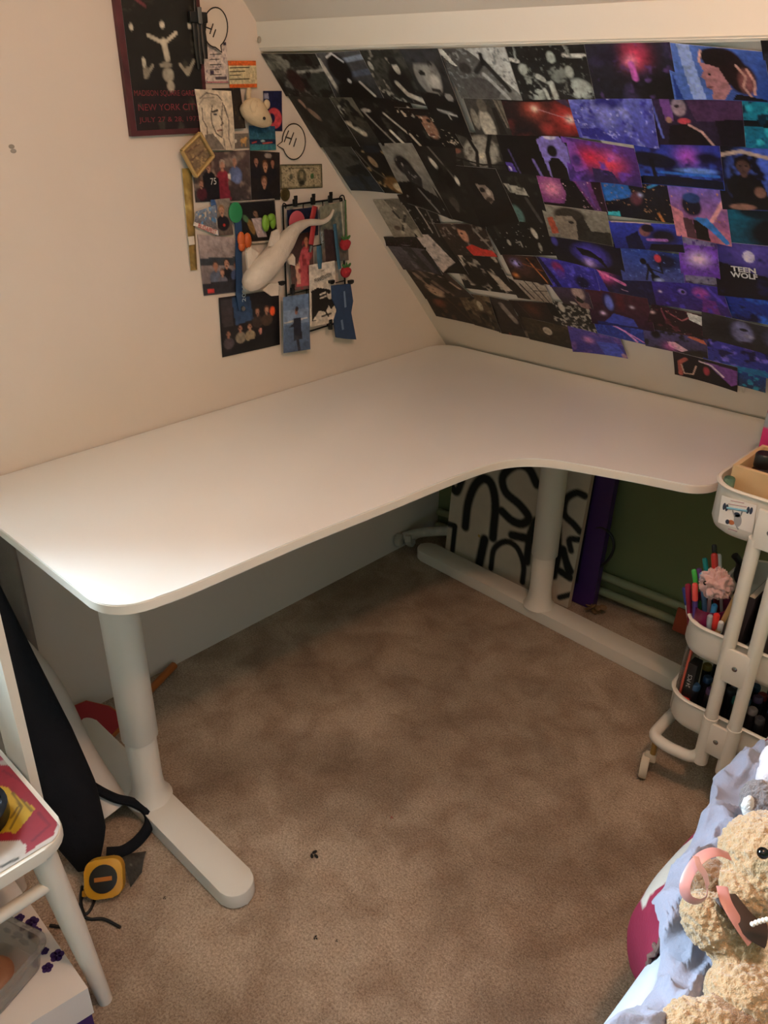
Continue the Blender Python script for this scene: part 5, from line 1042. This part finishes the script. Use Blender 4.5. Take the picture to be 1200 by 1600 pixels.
# ================================================================== THE WHITE TROLLEY
tw = M('white_enamel', 'ded8cc', .38, var=.03, vscale=8)
tr = thing('utility_trolley', 'white three-tier metal trolley on castors beside the right end of the desk', 'trolley', (1.292, -.43, 0))
TX0, TX1, TY0, TY1 = 1.152, 1.434, -.612, -.245
def tray(z0, z1):
    g = G(); rings = []
    def rg(d, z): return [(x, y, z) for x, y in rrect(TX0+d, TX1-d, TY0+d, TY1-d, .062-d*.5, 8)]
    for d, z in ((.012, z0), (.005, z0+.006), (.0, z0+.02), (0, z1-.004), (-.004, z1-.003), (-.005, z1), (-.002, z1+.003), (.003, z1+.002), (.0035, z1-.004), (.006, z0+.02), (.016, z0+.005)): rings.append(rg(d, z))
    n = len(rings[0]); vs = [p for r in rings for p in r]; fs = []
    for k in range(len(rings)-1): fs += [(k*n+i, k*n+(i+1) % n, (k+1)*n+(i+1) % n, (k+1)*n+i) for i in range(n)]
    fs += [tuple(range(n))[::-1], tuple((len(rings)-1)*n+i for i in range(n))]
    g.add(vs, fs); return g.done('tray', tw, tr, sm=.6)
TOPZ, MIDZ, LOWZ = .772, .452, .257
t1 = tray(.672, TOPZ); t2 = tray(.372, MIDZ); t3 = tray(.178, LOWZ)
steel = M('steel_bolt', 'b0b0b0', .25, .9)
for ys, yy in ((-1, TY0-.016), (1, TY1+.016)):
    for x in (1.267, 1.318):
        for z0, z1, r in ((.135, .262, .0155), (.262, .45, .0135), (.45, .70, .0135)):
            G().tube([(x, yy, z0), (x, yy, z1)], r, 14).done('upright_tube', tw, tr)
    for zc in (.725, .41, .215):
        pl = G().box((1.2925, yy+.009*ys, zc), (.058, .008, .080), None, .002).done('bracket_plate', tw, tr)
        G().lathe([(.0055, 0), (.0055, .002), (.003, .0035)], (1.2925, yy+.0128*ys, zc), along((0, ys, 0)), 12).done('bolt', steel, pl)
# base loop tubes with castors
for sx in (-1, 1):
    xi = 1.267 if sx < 0 else 1.318; xo = 1.150 if sx < 0 else 1.435
    path = [(xi, TY0-.016, .20), (xi, TY0-.016, .165), (xi+sx*.018, TY0-.017, .137), (xi+sx*.05, TY0-.018, .130), (xo-sx*.03, TY0-.018, .130), (xo-sx*.005, TY0-.006, .130), (xo, TY0+.03, .130), (xo, (TY0+TY1)/2, .130), (xo, TY1-.03, .130), (xo-sx*.005, TY1+.006, .130), (xo-sx*.03, TY1+.018, .130), (xi+sx*.05, TY1+.018, .130), (xi+sx*.018, TY1+.017, .137), (xi, TY1+.016, .165), (xi, TY1+.016, .20)]
    G().tube(spline(path, 4), .0135, 12).done('base_loop', tw, tr)
rub = M('cream_castor', 'c9bda8', .5)
for cx, cy in ((1.158, TY0-.004), (1.43, TY0-.004), (1.158, TY1+.004), (1.43, TY1+.004)):
    cs = G().lathe([(.007, .075), (.007, .118), (.014, .119), (.014, .122)], (cx, cy, 0), None, 12).done('castor', M('brass_stem', 'b8a468', .3, .9), tr)
    G().lathe([(.010, -.009), (.029, -.009), (.031, -.005), (.031, .005), (.029, .009), (.010, .009)], (cx-.012, cy-.004, .0325), along((1, .35, 0)), 24).done('wheel', rub, cs)
    G().box((cx-.004, cy, .062), (.026, .012, .026), rotz(.3), .003).done('fork', rub, cs)
# sticker on the top tray front
sy = TY0-.0012
def fx(px, py): return ony(px, py, sy)
stk = sheet('sticker', None, None, [fx(1128, 774), fx(1182, 790), fx(1176, 833), fx(1122, 816)], [('bg', 'e4e2de', 'e4e2de')], (0, -1, 0), off=.0006, res=(6, 6), parent=tr, m=paint_mat('sticker_paper', .4), grain=.0)
stk['label'] = 'white sticker of a small grey animal lifting a barbell'
blu = M('sticker_blue', '7ab0c8', .5); gry = M('sticker_grey', '9a9a9c', .5); orr = M('sticker_orange', 'b8683c', .5); nav = M('sticker_navy', '3a4458', .5); ptx = M('sticker_pink_text', 'b08a90', .5)
def fl(name, c, rx, rz, m, tilt=0):
    g = G(); g.lathe([(1, 0), (1, .0004)], (0, 0, 0), None, 20)
    for v in g.bm.verts:
        a, b_ = v.co.x*rx, v.co.y*rz; v.co = Vector((a*math.cos(tilt)-b_*math.sin(tilt), -v.co.z-.0009, a*math.sin(tilt)+b_*math.cos(tilt)))+vec(c)
    return g.done(name, m, stk, sm=0)
g = G(); g.tube([fx(1136, 793)+np.array([0, -.001, 0]), fx(1168, 798)+np.array([0, -.001, 0])], .0022, 6); g.done('barbell_bar', blu, stk)
for p in ((1132, 791), (1136, 793), (1169, 797), (1174, 798)): fl('barbell_weight', fx(*p), .0028, .0075, nav)
fl('animal_body', fx(1153, 813), .0075, .013, gry, .15); fl('animal_head', fx(1152, 804), .006, .005, nav)
fl('animal_tail', fx(1143, 816), .006, .005, orr); fl('animal_tail', fx(1137, 815), .004, .005, nav)
for p, q in (((1148, 806), (1145, 797)), ((1157, 807), (1160, 799)), ((1151, 822), (1154, 827))): G().tube([fx(*p)+np.array([0, -.001, 0]), fx(*q)+np.array([0, -.001, 0])], .0013, 6).done('animal_limb', gry, stk)
for p, q in (((1142, 782), (1163, 786)), ((1138, 787), (1167, 792)), ((1138, 826), (1152, 830))): G().tube([fx(*p)+np.array([0, -.0008, 0]), fx(*q)+np.array([0, -.0008, 0])], .0009, 5).done('text_line', ptx, stk)

# ---- top tray: wooden box, bottle, pink pouch, glass jar
pine = M('pine_wood', 'd6b487', .5, var=.2, vscale=14)
wx = thing('wooden_box', 'small open pine box standing in the top tray of the trolley', 'box', (1.25, -.52, .695))
BX0, BX1, BY0, BY1, BZ0, BZ1 = 1.172, 1.40, -.560, -.415, .680, .800
for nm, x0, x1, y0, y1, z0, z1 in (('box_side', BX0, BX1, BY0, BY0+.009, BZ0, BZ1), ('box_side', BX0, BX1, BY1-.009, BY1, BZ0, BZ1), ('box_side', BX0, BX0+.009, BY0+.009, BY1-.009, BZ0, BZ1), ('box_side', BX1-.009, BX1, BY0+.009, BY1-.009, BZ0, BZ1), ('box_base', BX0+.009, BX1-.009, BY0+.009, BY1-.009, BZ0, BZ0+.008)):
    G().box(((x0+x1)/2, (y0+y1)/2, (z0+z1)/2), (x1-x0, y1-y0, z1-z0), None, .001).done(nm, pine, wx, sm=0)
bt2 = thing('black_bottle', 'dark bottle with a black cap standing in the wooden box', 'bottle', (1.203, -.505, .70))
G().lathe([(.018, .701), (.019, .705), (.019, .78), (.013, .79)], (1.208, -.50, 0), None, 20).done('bottle_body', M('dark_red_glass', '3a1018', .2), bt2)
G().lathe([(.0165, .788), (.0175, .79), (.0175, .814), (.015, .817)], (1.208, -.50, 0), None, 24).done('cap', black_plastic, bt2)
pk = thing('patterned_pouch', 'tall pink and grey patterned pouch standing behind the wooden box', 'pouch', (1.22, -.38, .70))
sheet('front', None, None, [(1.158, -.372, .905), (1.30, -.385, .905), (1.30, -.385, .700), (1.160, -.372, .700)], [('bg', 'c8246c', 'b81c5c'), ('p', '8d9498', (0, .22), (.12, .26), (.3, .2), (.5, .28), (1, .24), (1, .38), (.5, .42), (.2, .36), (0, .38)), ('p', '8d9498', (0, .62), (1, .6), (1, .75), (0, .74)), ('l', '5a1c3c', .015, (0, .03), (1, .03))], (0, -1, 0), off=.012, thick=.03, grain=.3, res=(40, 40), parent=pk, m=paint_mat('pouch_fabric', .6), bend=.01)
G().box((1.175, -.38, .905), (.03, .02, .018), None, .006).done('black_tab', black_plastic, pk)
cbk = thing('white_canister', 'white and grey canister rising behind the pink pouch', 'canister', (1.182, -.318, .69))
G().lathe([(.033, .69), (.034, .70), (.034, .93), (.028, .945)], (1.182, -.318, 0), None, 24).done('body', M('canister_white', 'c8c8c8', .4), cbk)
G().lathe([(.030, .945), (.030, .975), (.026, .98)], (1.182, -.318, 0), None, 24).done('lid', M('canister_grey', '6a6c72', .4), cbk)
gj = thing('glass_jar', 'small green tinted glass jar in the corner of the top tray', 'jar', (1.199, -.584, .69))
G().lathe([(.0, .684), (.0095, .684), (.0108, .69), (.0108, .778), (.0095, .78), (.0095, .692), (0, .69)], (1.178, -.578, 0), None, 20, caps=False).done('glass', M('green_glass', '9ac0a8', .1, trans=.7), gj)
# ---- middle tray: pink cup of pens
def cup_mat():
    return M('magenta_clear_plastic', 'b02468', .2, trans=.5, alpha=.75)
cp_ = G(); rings = []
def ov(rx, ry, z): return [(1.190+rx*math.cos(2*math.pi*i/32), -.553+ry*math.sin(2*math.pi*i/32), z) for i in range(32)]
for rx, ry, z in ((.030, .032, .380), (.034, .044, .386), (.037, .050, .482), (.039, .0515, .484), (.0355, .048, .484), (.032, .043, .389)): rings.append(ov(rx, ry, z))
vs = [p for r in rings for p in r]; fs = []
for k in range(len(rings)-1): fs += [(k*32+i, k*32+(i+1) % 32, (k+1)*32+(i+1) % 32, (k+1)*32+i) for i in range(32)]
fs += [tuple(range(32))[::-1], tuple((len(rings)-1)*32+i for i in range(32))]
cup = tag(cp_.add(vs, fs).done('pen_cup', cup_mat(), sm=.6), 'translucent magenta pen cup in the middle tray', 'cup')
def pen(label, bx, by, tip, r, body, cap, name='felt_pen', z0=.392):
    c0 = np.array([bx, by, z0]); c1 = np.array(tip, float); d = c1-c0; L = np.linalg.norm(d); R = along(d)
    o = thing(name, label, 'pen', c0, 'pens in the magenta cup')
    G().lathe([(r*.8, 0), (r, .004), (r, L-.038)], c0, R, 12).done('barrel', M('pen_'+body, body, .35), o)
    G().lathe([(r*1.12, L-.04), (r*1.12, L-.003), (r*.8, L)], c0, R, 12).done('cap', M('pen_'+cap, cap, .35), o)
def pz(px, py, y=-.55): return ony(px, py, y)
pen('dark red felt pen, leftmost tall pen in the magenta cup', 1.170, -.575, pz(1075, 913, -.585), .0055, '8a1c38', '8a1c38')
pen('bright green felt pen in the magenta cup', 1.18, -.535, pz(1084, 890, -.53), .005, '2c8a3c', '44b04c')
pen('blue pen with white lower barrel at the left of the magenta cup', 1.165, -.56, pz(1069, 918, -.56), .0045, 'd0ccd0', '34408a')
pen('coral tipped purple pen in the magenta cup', 1.185, -.585, pz(1086, 912, -.60), .0055, '4a3880', 'd85048')
pen('slim navy purple pen behind the green pen', 1.19, -.53, pz(1092, 888, -.525), .0045, '3a2c6a', '5a2c70')
pen('light blue pen touching the fluffy pompom', 1.195, -.55, pz(1097, 895, -.55), .0055, '6a98c8', '8ab8e0')
pen('teal felt pen at the back of the magenta cup', 1.20, -.52, pz(1101, 872, -.505), .005, '1c7a7a', '1c8a88')
pen('tall black pen rising highest from the magenta cup', 1.205, -.515, pz(1116, 851, -.50), .005, '1a1a1c', '18181a')
pen('red capped pen beside the tall black pen', 1.21, -.525, pz(1116, 865, -.515), .006, '7a1c20', 'd83c34')
pen('white pen behind the red capped pen', 1.215, -.52, pz(1123, 866, -.505), .005, 'd8d8d8', 'd0d0d4')
pen('bright red marker lying at the front of the cup', 1.215, -.572, pz(1120, 960, -.60), .006, 'c83028', 'd8342c', z0=.40)
pen('grey white marker at the front of the cup', 1.205, -.576, pz(1110, 962, -.60), .0055, 'b0b4b8', 'a0a8b0', z0=.40)
pen('blue capped purple marker at the front of the cup', 1.20, -.56, pz(1117, 945, -.585), .0055, '3c2c60', '3a8ab8', z0=.40)
pen('small white capped marker at the right of the cup', 1.222, -.562, pz(1127, 972, -.60), .005, '4a2c58', 'd8d8d8', z0=.40)
# fluffy pink pompom pen with face
pp = thing('pompom_pen', 'pen topped by a fluffy pale pink pompom with dark eye', 'pen', (1.20, -.56, .392))
G().tube([(1.197, -.553, .393), pz(1110, 915, -.575)], .004, 8).done('barrel', M('pen_pink', 'd0a0a8', .4), pp)
pc = pz(1119, 912, -.585)
g = G(); g.ell(pc, .030, None, 56, 40)
for v in g.bm.verts:
    dn_ = (v.co-vec(pc)).normalized(); f_ = noise.fractal(v.co*90, .7, 2.0, 4)*.35+.9+.10*noise.noise(v.co*260)
    v.co = vec(pc)+dn_*.033*f_
g.done('pompom', M('pink_fluff', 'd8aaa4', 1.0, var=.1, vscale=200, sheen=.6, bump=.6, bscale=700), pp, sm=2)
G().ell(pc+np.array([-.012, -.030, .010]), (.0035, .003, .005), None, 10, 8).done('eye', black_plastic, pp)
# ruler stick, folders and other upright things in the middle tray
rs = G().box((1.231, -.588, .465), (.010, .003, .17), Matrix.Rotation(.16, 3, 'Y')@Matrix.Rotation(-.1, 3, 'X')).done('wooden_stick', M('stick_wood', 'b08a58', .6, var=.2)); tag(rs, 'flat wooden stick standing right of the magenta cup', 'stick')
for k, (lab, x, col, h) in enumerate((('dark sketchbook standing in the middle tray behind the pens', 1.262, '2a2024', .15), ('grey striped notebook behind the trolley tubes', 1.300, '6a6462', .17), ('cream notebook leaning behind the trolley tubes', 1.340, 'c8b8a8', .15), ('black notebook at the right of the middle tray', 1.372, '1c1c22', .16))):
    nb_ = thing('notebook', lab, 'notebook', (x, -.44, .379), 'books in the middle tray')
    R = Matrix.Rotation(-.10 if k % 2 else .08, 3, 'Y')
    G().box((x, -.44, .379+h/2+.004), (.016, .24, h), R, .002).done('cover', M('cover_'+col, col, .6, var=.2), nb_)
    G().box((x, -.4405, .379+h/2+.006), (.011, .236, h), R, .0).done('pages', M('paper_edge', 'c8bfb0', .8), nb_)
wc = G().tube(spline([pz(1148, 868, -.50), pz(1156, 880, -.49), pz(1152, 900, -.49), pz(1158, 915, -.49), pz(1150, 930, -.50)], 5), .008, 10).done('dark_strap', black_plastic); tag(wc, 'dark strap dangling beneath the top tray', 'strap')
# ---- lower tray: markers
mk = M('marker_black', '16161a', .35)
MG = 'dark markers in the lower tray'
cols = ['284a6c', '4a3459', '80702c', '1f6060', '606062', '343438', '752a2a', '283f60', '8c8059', '202028', '3f607b', '553f64']
CN = ['blue', 'violet', 'mustard', 'teal', 'silver', 'charcoal', 'red', 'steel blue', 'cream', 'black', 'sky blue', 'lilac']
ORD = ['first from the left', 'second from the left', 'third from the left', 'fourth from the left', 'third from the right', 'second from the right', 'rightmost']
k = 0
for r in range(4):
    for c in range(7):
        x = 1.205+c*.030+.006*(r % 2); y = -.582+r*.034; h = .085+.02*((r*7+c*3) % 5)/5
        o = thing('marker_pen', 'dark marker, %s cap, %s in the lower tray %s row' % (CN[k % 12], ORD[c], ('front', 'second', 'third', 'rear')[r]), 'marker', (x, y, .185), MG)
        d = np.array([.06*math.sin(k*2.1), .06*math.cos(k*1.7), 1.0])
        G().lathe([(.009, 0), (.0105, .004), (.0105, h)], (x, y, .186), along(d), 12).done('barrel', mk, o)
        dn_ = d/np.linalg.norm(d)
        G().lathe([(.0105, 0), (.0105, .010), (.008, .013)], np.array([x, y, .186])+dn_*h, along(d), 12).done('cap_end', M('cap_'+cols[k % 12], cols[k % 12], .4), o)
        k += 1
ob = thing('sketch_case', 'clear case with an orange stripe standing at the left end of the lower tray', 'case', (1.178, -.555, .185))
G().box((1.170, -.545, .285), (.006, .09, .19), Matrix.Rotation(.03, 3, 'Y'), .002).done('case_body', M('clear_case', 'a8a098', .2, trans=.6, alpha=.6), ob)
G().box((1.176, -.575, .285), (.006, .010, .18), Matrix.Rotation(.03, 3, 'Y'), .002).done('stripe', M('coral_stripe', 'c8604c', .5), ob)
mb = thing('marker_box', 'dark marker carton with white print standing in the lower tray', 'carton', (1.192, -.57, .185))
G().box((1.192, -.572, .262), (.020, .030, .15), None, .001).done('carton_body', M('carton_dark', '1c1a1a', .5), mb)
lettering(mb, '24 PCS', (1.192, -.5876, .292), (0, 0, 1), (-1, 0, 0), M('carton_white', 'c8c4c0', .6), height=.009, width=.034, lift=.0008)
rm = G().box((1.190, -.590, .222), (.026, .014, .05), rotz(.2), .002).done('red_eraser', M('eraser_red', 'b8302c', .5)); tag(rm, 'bright red block at the front left of the lower tray', 'eraser')
# ================================================================== THE BED
ws = M('white_sheet_fabric', 'b8bcc6', .8, bump=.2, bscale=120)
bed = thing('bed', 'bed with white sheet along the right edge of the picture', 'bed', (1.9, -1.8, 0))
G().box((1.95, -1.78, .30), (.94, 2.16, .29), None, .035, 4).done('mattress', ws, bed)
G().box((1.95, -1.78, .10), (.90, 2.10, .11), None, .006).done('bed_base', M('grey_bed_base', '6a6460', .8), bed)
for x in (1.55, 2.35):
    for y in (-.80, -2.76): G().tube([(x, y, .001), (x, y, .05)], .022, 12).done('foot', M('dark_wood_foot', '3a2a20', .5), bed)
def grid_obj(name, P, m, parent=None, col=None):
    nv, nu = P.shape[:2]
    me = bpy.data.meshes.new(name)
    me.from_pydata(P.reshape(-1, 3).tolist(), [], [(j*nu+i, j*nu+i+1, (j+1)*nu+i+1, (j+1)*nu+i) for j in range(nv-1) for i in range(nu-1)])
    if col is not None:
        at = me.color_attributes.new('Col', 'FLOAT_COLOR', 'POINT'); cc = np.ones((nu*nv, 4), np.float32); cc[:, :3] = col.reshape(-1, 3); at.data.foreach_set('color', cc.ravel())
    smooth(me, 2)
    return link_mesh(name, me, m, parent)
# printed quilt over the mattress edge
nv, nu = 120, 60
prof = spline([(1.75, .462), (1.60, .466), (1.49, .462), (1.440, .440), (1.412, .385), (1.404, .320), (1.412, .265), (1.425, .235)], 8)
prof = np.array(prof); tt = np.linspace(0, len(prof)-1, nu)
px_ = np.interp(tt, range(len(prof)), prof[:, 0]); pz_ = np.interp(tt, range(len(prof)), prof[:, 1])
ys_ = np.linspace(-.69, -1.325, nv)
P = np.zeros((nv, nu, 3)); U = np.zeros((nv, nu)); V = np.zeros((nv, nu))
for j, y in enumerate(ys_):
    for i in range(nu):
        h = i/(nu-1); w = .010*math.sin(y*26+h*2)*max(0, h-.4)+.006*noise.noise(Vector((y*9, h*3, 2)))
        endd = max(0, (-1.24-y)/.085)                                # near end rucks up
        P[j, i] = (px_[i]-w+.10*endd*h, y, pz_[i]+.006*noise.noise(Vector((y*12, h*5, 7)))+(.02*endd*h))
        U[j, i] = (y+.69)/(-.635); V[j, i] = h
qc = paint(U, V, [('bg', '8a2840', '7c2238'), ('p', 'c9c2bc', (0, 0), (.16, 0), (.2, .5), (.12, .8), (.05, 1), (0, 1)), ('p', '9a2c44', (.0, .42), (.07, .3), (.10, .5), (.04, .62)), ('p', '9a2c44', (.13, .55), (.2, .45), (.22, .7)),
   ('p', 'b9b4b0', (.36, .28), (.46, .30), (.49, .60), (.40, .60)), ('p', '2c5a78', (.46, .30), (.55, .33), (.58, .60), (.49, .60)), ('p', 'b8afa4', (.64, .40), (.71, .34), (.79, .38), (.86, .47), (.89, .56), (.82, .60), (.70, .60))], 1.0, .15)
ql = grid_obj('quilt', P, paint_mat('quilt_print', .85, .4, 150, .2), None, qc); tag(ql, 'dark red quilt with white leaf and blue shapes hanging over the bed side', 'quilt')
sm_ = ql.modifiers.new('thickness', 'SOLIDIFY'); sm_.thickness = .008; sm_.offset = -1
# frayed lining at the quilt's near end
endp = [P[-1, i]+np.array([.003*math.sin(i*2.1), -.002+.004*math.sin(i*1.3), .003*math.cos(i*1.7)]) for i in range(22, 60)]
G().tube(endp, [.003+.002*abs(math.sin(i*1.9)) for i in range(len(endp))], 8, flat=(1, .7)).done('frayed_lining', M('grey_lining', '6a5048', .9, var=.5, vscale=60, bump=.8, bscale=150), ql)
# lilac duvet
edge = [onz(*p, .475) for p in ((1230, 1125), (1187, 1150), (1117, 1205), (1109, 1249), (1083, 1304), (1060, 1333), (1021, 1395), (1031, 1432), (1036, 1480), (1030, 1520), (1000, 1560), (950, 1600), (880, 1680), (800, 1800))]
ey = np.array([p[1] for p in edge])[::-1]; ex = np.array([p[0] for p in edge])[::-1]
o_ = np.argsort(ey); ey, ex = ey[o_], ex[o_]
nv, nu = 260, 150
ys_ = np.linspace(-.865, -2.30, nv); P = np.zeros((nv, nu, 3))
for j, y in enumerate(ys_):
    xl = float(np.interp(y, ey, ex))+.004*noise.noise(Vector((y*30, 0, 0)))
    for i in range(nu):
        t = i/(nu-1); x = xl+(2.38-xl)*t**1.7
        d = x-xl
        v = Vector((x*5.0, y*4.0, 0))
        rid = 1-abs(noise.noise(Vector((x*7+y*3.5, y*4-x*2, 3.1)))*2)                   # soft ridges
        rid2 = 1-abs(noise.noise(Vector((x*16-y*6, y*10+x*5, 8.4)))*2)
        z = .474+.026*max(rid, 0)**2+.018*max(rid2, 0)**3+.010*noise.noise(v)
        z += .012*max(0, 1-abs(noise.noise(Vector((x*30+y*10, y*22-x*12, 1.7)))*2.4))**2
        z -= .034*math.exp(-d/.010)
        z = max(z, .470-.02*math.exp(-d/.01))
        if y > -.89: z -= .018*((y+.89)/.025)**2
        P[j, i] = (x, y, z)
lil = M('lilac_cotton', '9092a4', .85, var=.12, vscale=25, bump=.35, bscale=220, sheen=.2)
dv = grid_obj('duvet', P, lil); tag(dv, 'crumpled lilac grey duvet spread over the bed', 'duvet')
# tucked white sheet fold at the near side
g_ = np.zeros((30, 14, 3))
for j in range(30):
    y = -1.20-.75*j/29
    for i in range(14):
        h = i/13; g_[j, i] = (1.462+.03*(1-h)*0-.004*math.sin(h*3)+.075*(1-h)**3, y, .462-.20*h**1.3+.003*noise.noise(Vector((y*10, h*4, 0))))
shf = grid_obj('sheet_fold', g_, ws, bed)

# ================================================================== PLUSH TOYS
def plush(name, parts, m, parent, amp=.0036, freq=135, vox=.0038):
    g = G()
    for c, r, R in parts: g.ell(c, r, R, 28, 18)
    me = bpy.data.meshes.new('t'); g.bm.to_mesh(me); g.bm.free()
    o = bpy.data.objects.new('t', me); COL.objects.link(o)
    md = o.modifiers.new('r', 'REMESH'); md.mode = 'VOXEL'; md.voxel_size = vox
    md2 = o.modifiers.new('s', 'SMOOTH'); md2.iterations = 6; md2.factor = .6
    md3 = o.modifiers.new('d', 'SUBSURF'); md3.levels = 1; md3.render_levels = 1
    dg = bpy.context.evaluated_depsgraph_get(); me2 = bpy.data.meshes.new_from_object(o.evaluated_get(dg))
    bpy.data.objects.remove(o); bpy.data.meshes.remove(me)
    n_ = len(me2.vertices); co = np.empty(n_*3, np.float32); no = np.empty(n_*3, np.float32)
    me2.vertices.foreach_get('co', co); me2.vertices.foreach_get('normal', no); co = co.reshape(-1, 3); no = no.reshape(-1, 3)
    f = np.empty((n_, 1), np.float32)
    for k in range(n_):
        c = Vector(co[k]); f[k] = noise.noise(c*freq)+.6*noise.noise(c*freq*2.1+Vector((3, 1, 7)))+.5*abs(noise.noise(c*freq*.55))
    me2.vertices.foreach_set('co', (co+no*amp*f).ravel()); me2.update()
    smooth(me2, 3); me2.name = name; me2.materials.clear()
    return link_mesh(name, me2, m, parent)
tan = M('tan_curly_fur', 'bd9a72', 1.0, var=.35, vscale=110, bump=.9, bscale=420, sheen=.5, spec=.1)
brn = M('brown_ear_fur', '96704f', 1.0, var=.35, vscale=110, bump=.9, bscale=420, sheen=.4, spec=.1)
bear = thing('teddy_bear', 'curly tan teddy bear with pink ribbon lying on the lilac duvet', 'teddy bear', (1.60, -1.33, .50))
hc = EYE+ray(1207, 1352)*1.055
def at(px, py, t): return EYE+ray(px, py)*t
plush('body', [(hc, (.067, .066, .064), None), (at(1160, 1395, 1.03), (.034, .030, .030), None),                          # head, cheek/muzzle side
               (at(1225, 1480, 1.03), (.066, .075, .055), None), (at(1235, 1560, 1.01), (.07, .07, .058), None),
               (at(1172, 1478, 1.02), (.036, .036, .033), None), (at(1140, 1462, 1.02), (.037, .036, .034), None), (at(1112, 1442, 1.02), (.034, .033, .032), None), (at(1100, 1428, 1.02), (.028, .028, .027), None),
               (at(1200, 1568, .985), (.046, .046, .042), None), (at(1160, 1560, .98), (.044, .042, .040), None),
               (at(1110, 1608, .955), (.034, .033, .031), None), (at(1078, 1606, .955), (.031, .031, .029), None)], tan, bear)
plush('ear', [(at(1107, 1378, 1.055), (.028, .026, .024), None), (at(1122, 1368, 1.06), (.02, .02, .02), None)], brn, bear)
plush('sole', [(at(1150, 1580, .955), (.032, .030, .012), None)], brn, bear, amp=.0015)
G().ell(at(1192, 1333, .992), .0072, None, 16, 12).done('eye', M('black_glass_eye', '0a0808', .08), bear)
G().ell(at(1203, 1332, .99), (.004, .004, .004), None, 12, 8).done('eye_shank', M('black_glass_eye', '0a0808', .08), bear)
rbn = M('pink_satin_ribbon', 'c08078', .35, sheen=.3); rbl = M('pale_pink_satin', 'e0b0b0', .35)
def strip(name, pts, w, m, parent, flat=.12): return G().tube(spline(pts, 6), w, 10, flat=(1, flat)).done(name, m, parent)
strip('ribbon_loop', [at(*p) for p in ((1140, 1338, 1.0), (1118, 1331, .995), (1095, 1340, .99), (1078, 1362, .985), (1070, 1385, .98), (1074, 1402, .98), (1090, 1409, .98), (1103, 1402, .985), (1106, 1385, .99))], .0065, rbn, bear)
strip('ribbon_end', [at(*p) for p in ((1106, 1385, .985), (1102, 1368, .98), (1092, 1352, .978), (1087, 1338, .985))], .0048, rbl, bear)
strip('ribbon_tail', [at(*p) for p in ((1128, 1385, 1.0), (1134, 1408, .985), (1146, 1430, .975), (1160, 1452, .97), (1174, 1472, .968))], .007, rbn, bear)
strip('neck_band', [at(*p) for p in ((1134, 1402, 1.0), (1148, 1420, .985), (1163, 1438, .978), (1178, 1452, .975), (1196, 1462, .975))], .015, M('dark_brown_ribbon', '3c2820', .6), bear, .3)
prl = M('pearl', 'e0d8cc', .25)
nk = thing('pearl_string', 'short string of small pearls at the teddy bear neck', 'necklace', at(1188, 1438, .97))
for k in range(7): G().ell(at(1176+k*5.6, 1444-2.6*k+.2*k*k, .955-.001*k), .0031, None, 12, 8).done('pearl', prl, nk)
# small grey plush and pale ear behind the teddy
gpl = thing('grey_plush', 'small grey and white plush animal behind the teddy head', 'plush toy', at(1190, 1256, 1.18))
plush('body', [(at(1193, 1258, 1.16), (.032, .030, .028), None), (at(1183, 1240, 1.17), (.020, .02, .02), None)], M('grey_fur', '7a7274', 1.0, var=.5, vscale=150, bump=.9, bscale=400, sheen=.4), gpl, amp=.003)
plush('white_cheek', [(at(1169, 1258, 1.15), (.009, .010, .018), None), (at(1173, 1274, 1.15), (.009, .009, .010), None)], M('white_fur', 'dcd8d4', 1.0, bump=.6, bscale=400, sheen=.4), gpl, amp=.0015)
plp = thing('pale_plush', 'pale pink plush ear at the right picture edge above the grey plush', 'plush toy', at(1200, 1210, 1.20))
plush('ear', [(at(1204, 1216, 1.19), (.020, .022, .036), None), (at(1212, 1190, 1.2), (.022, .022, .03), None)], M('pale_pink_fur', 'd8ccd0', 1.0, bump=.5, bscale=300, sheen=.4), plp, amp=.0012)
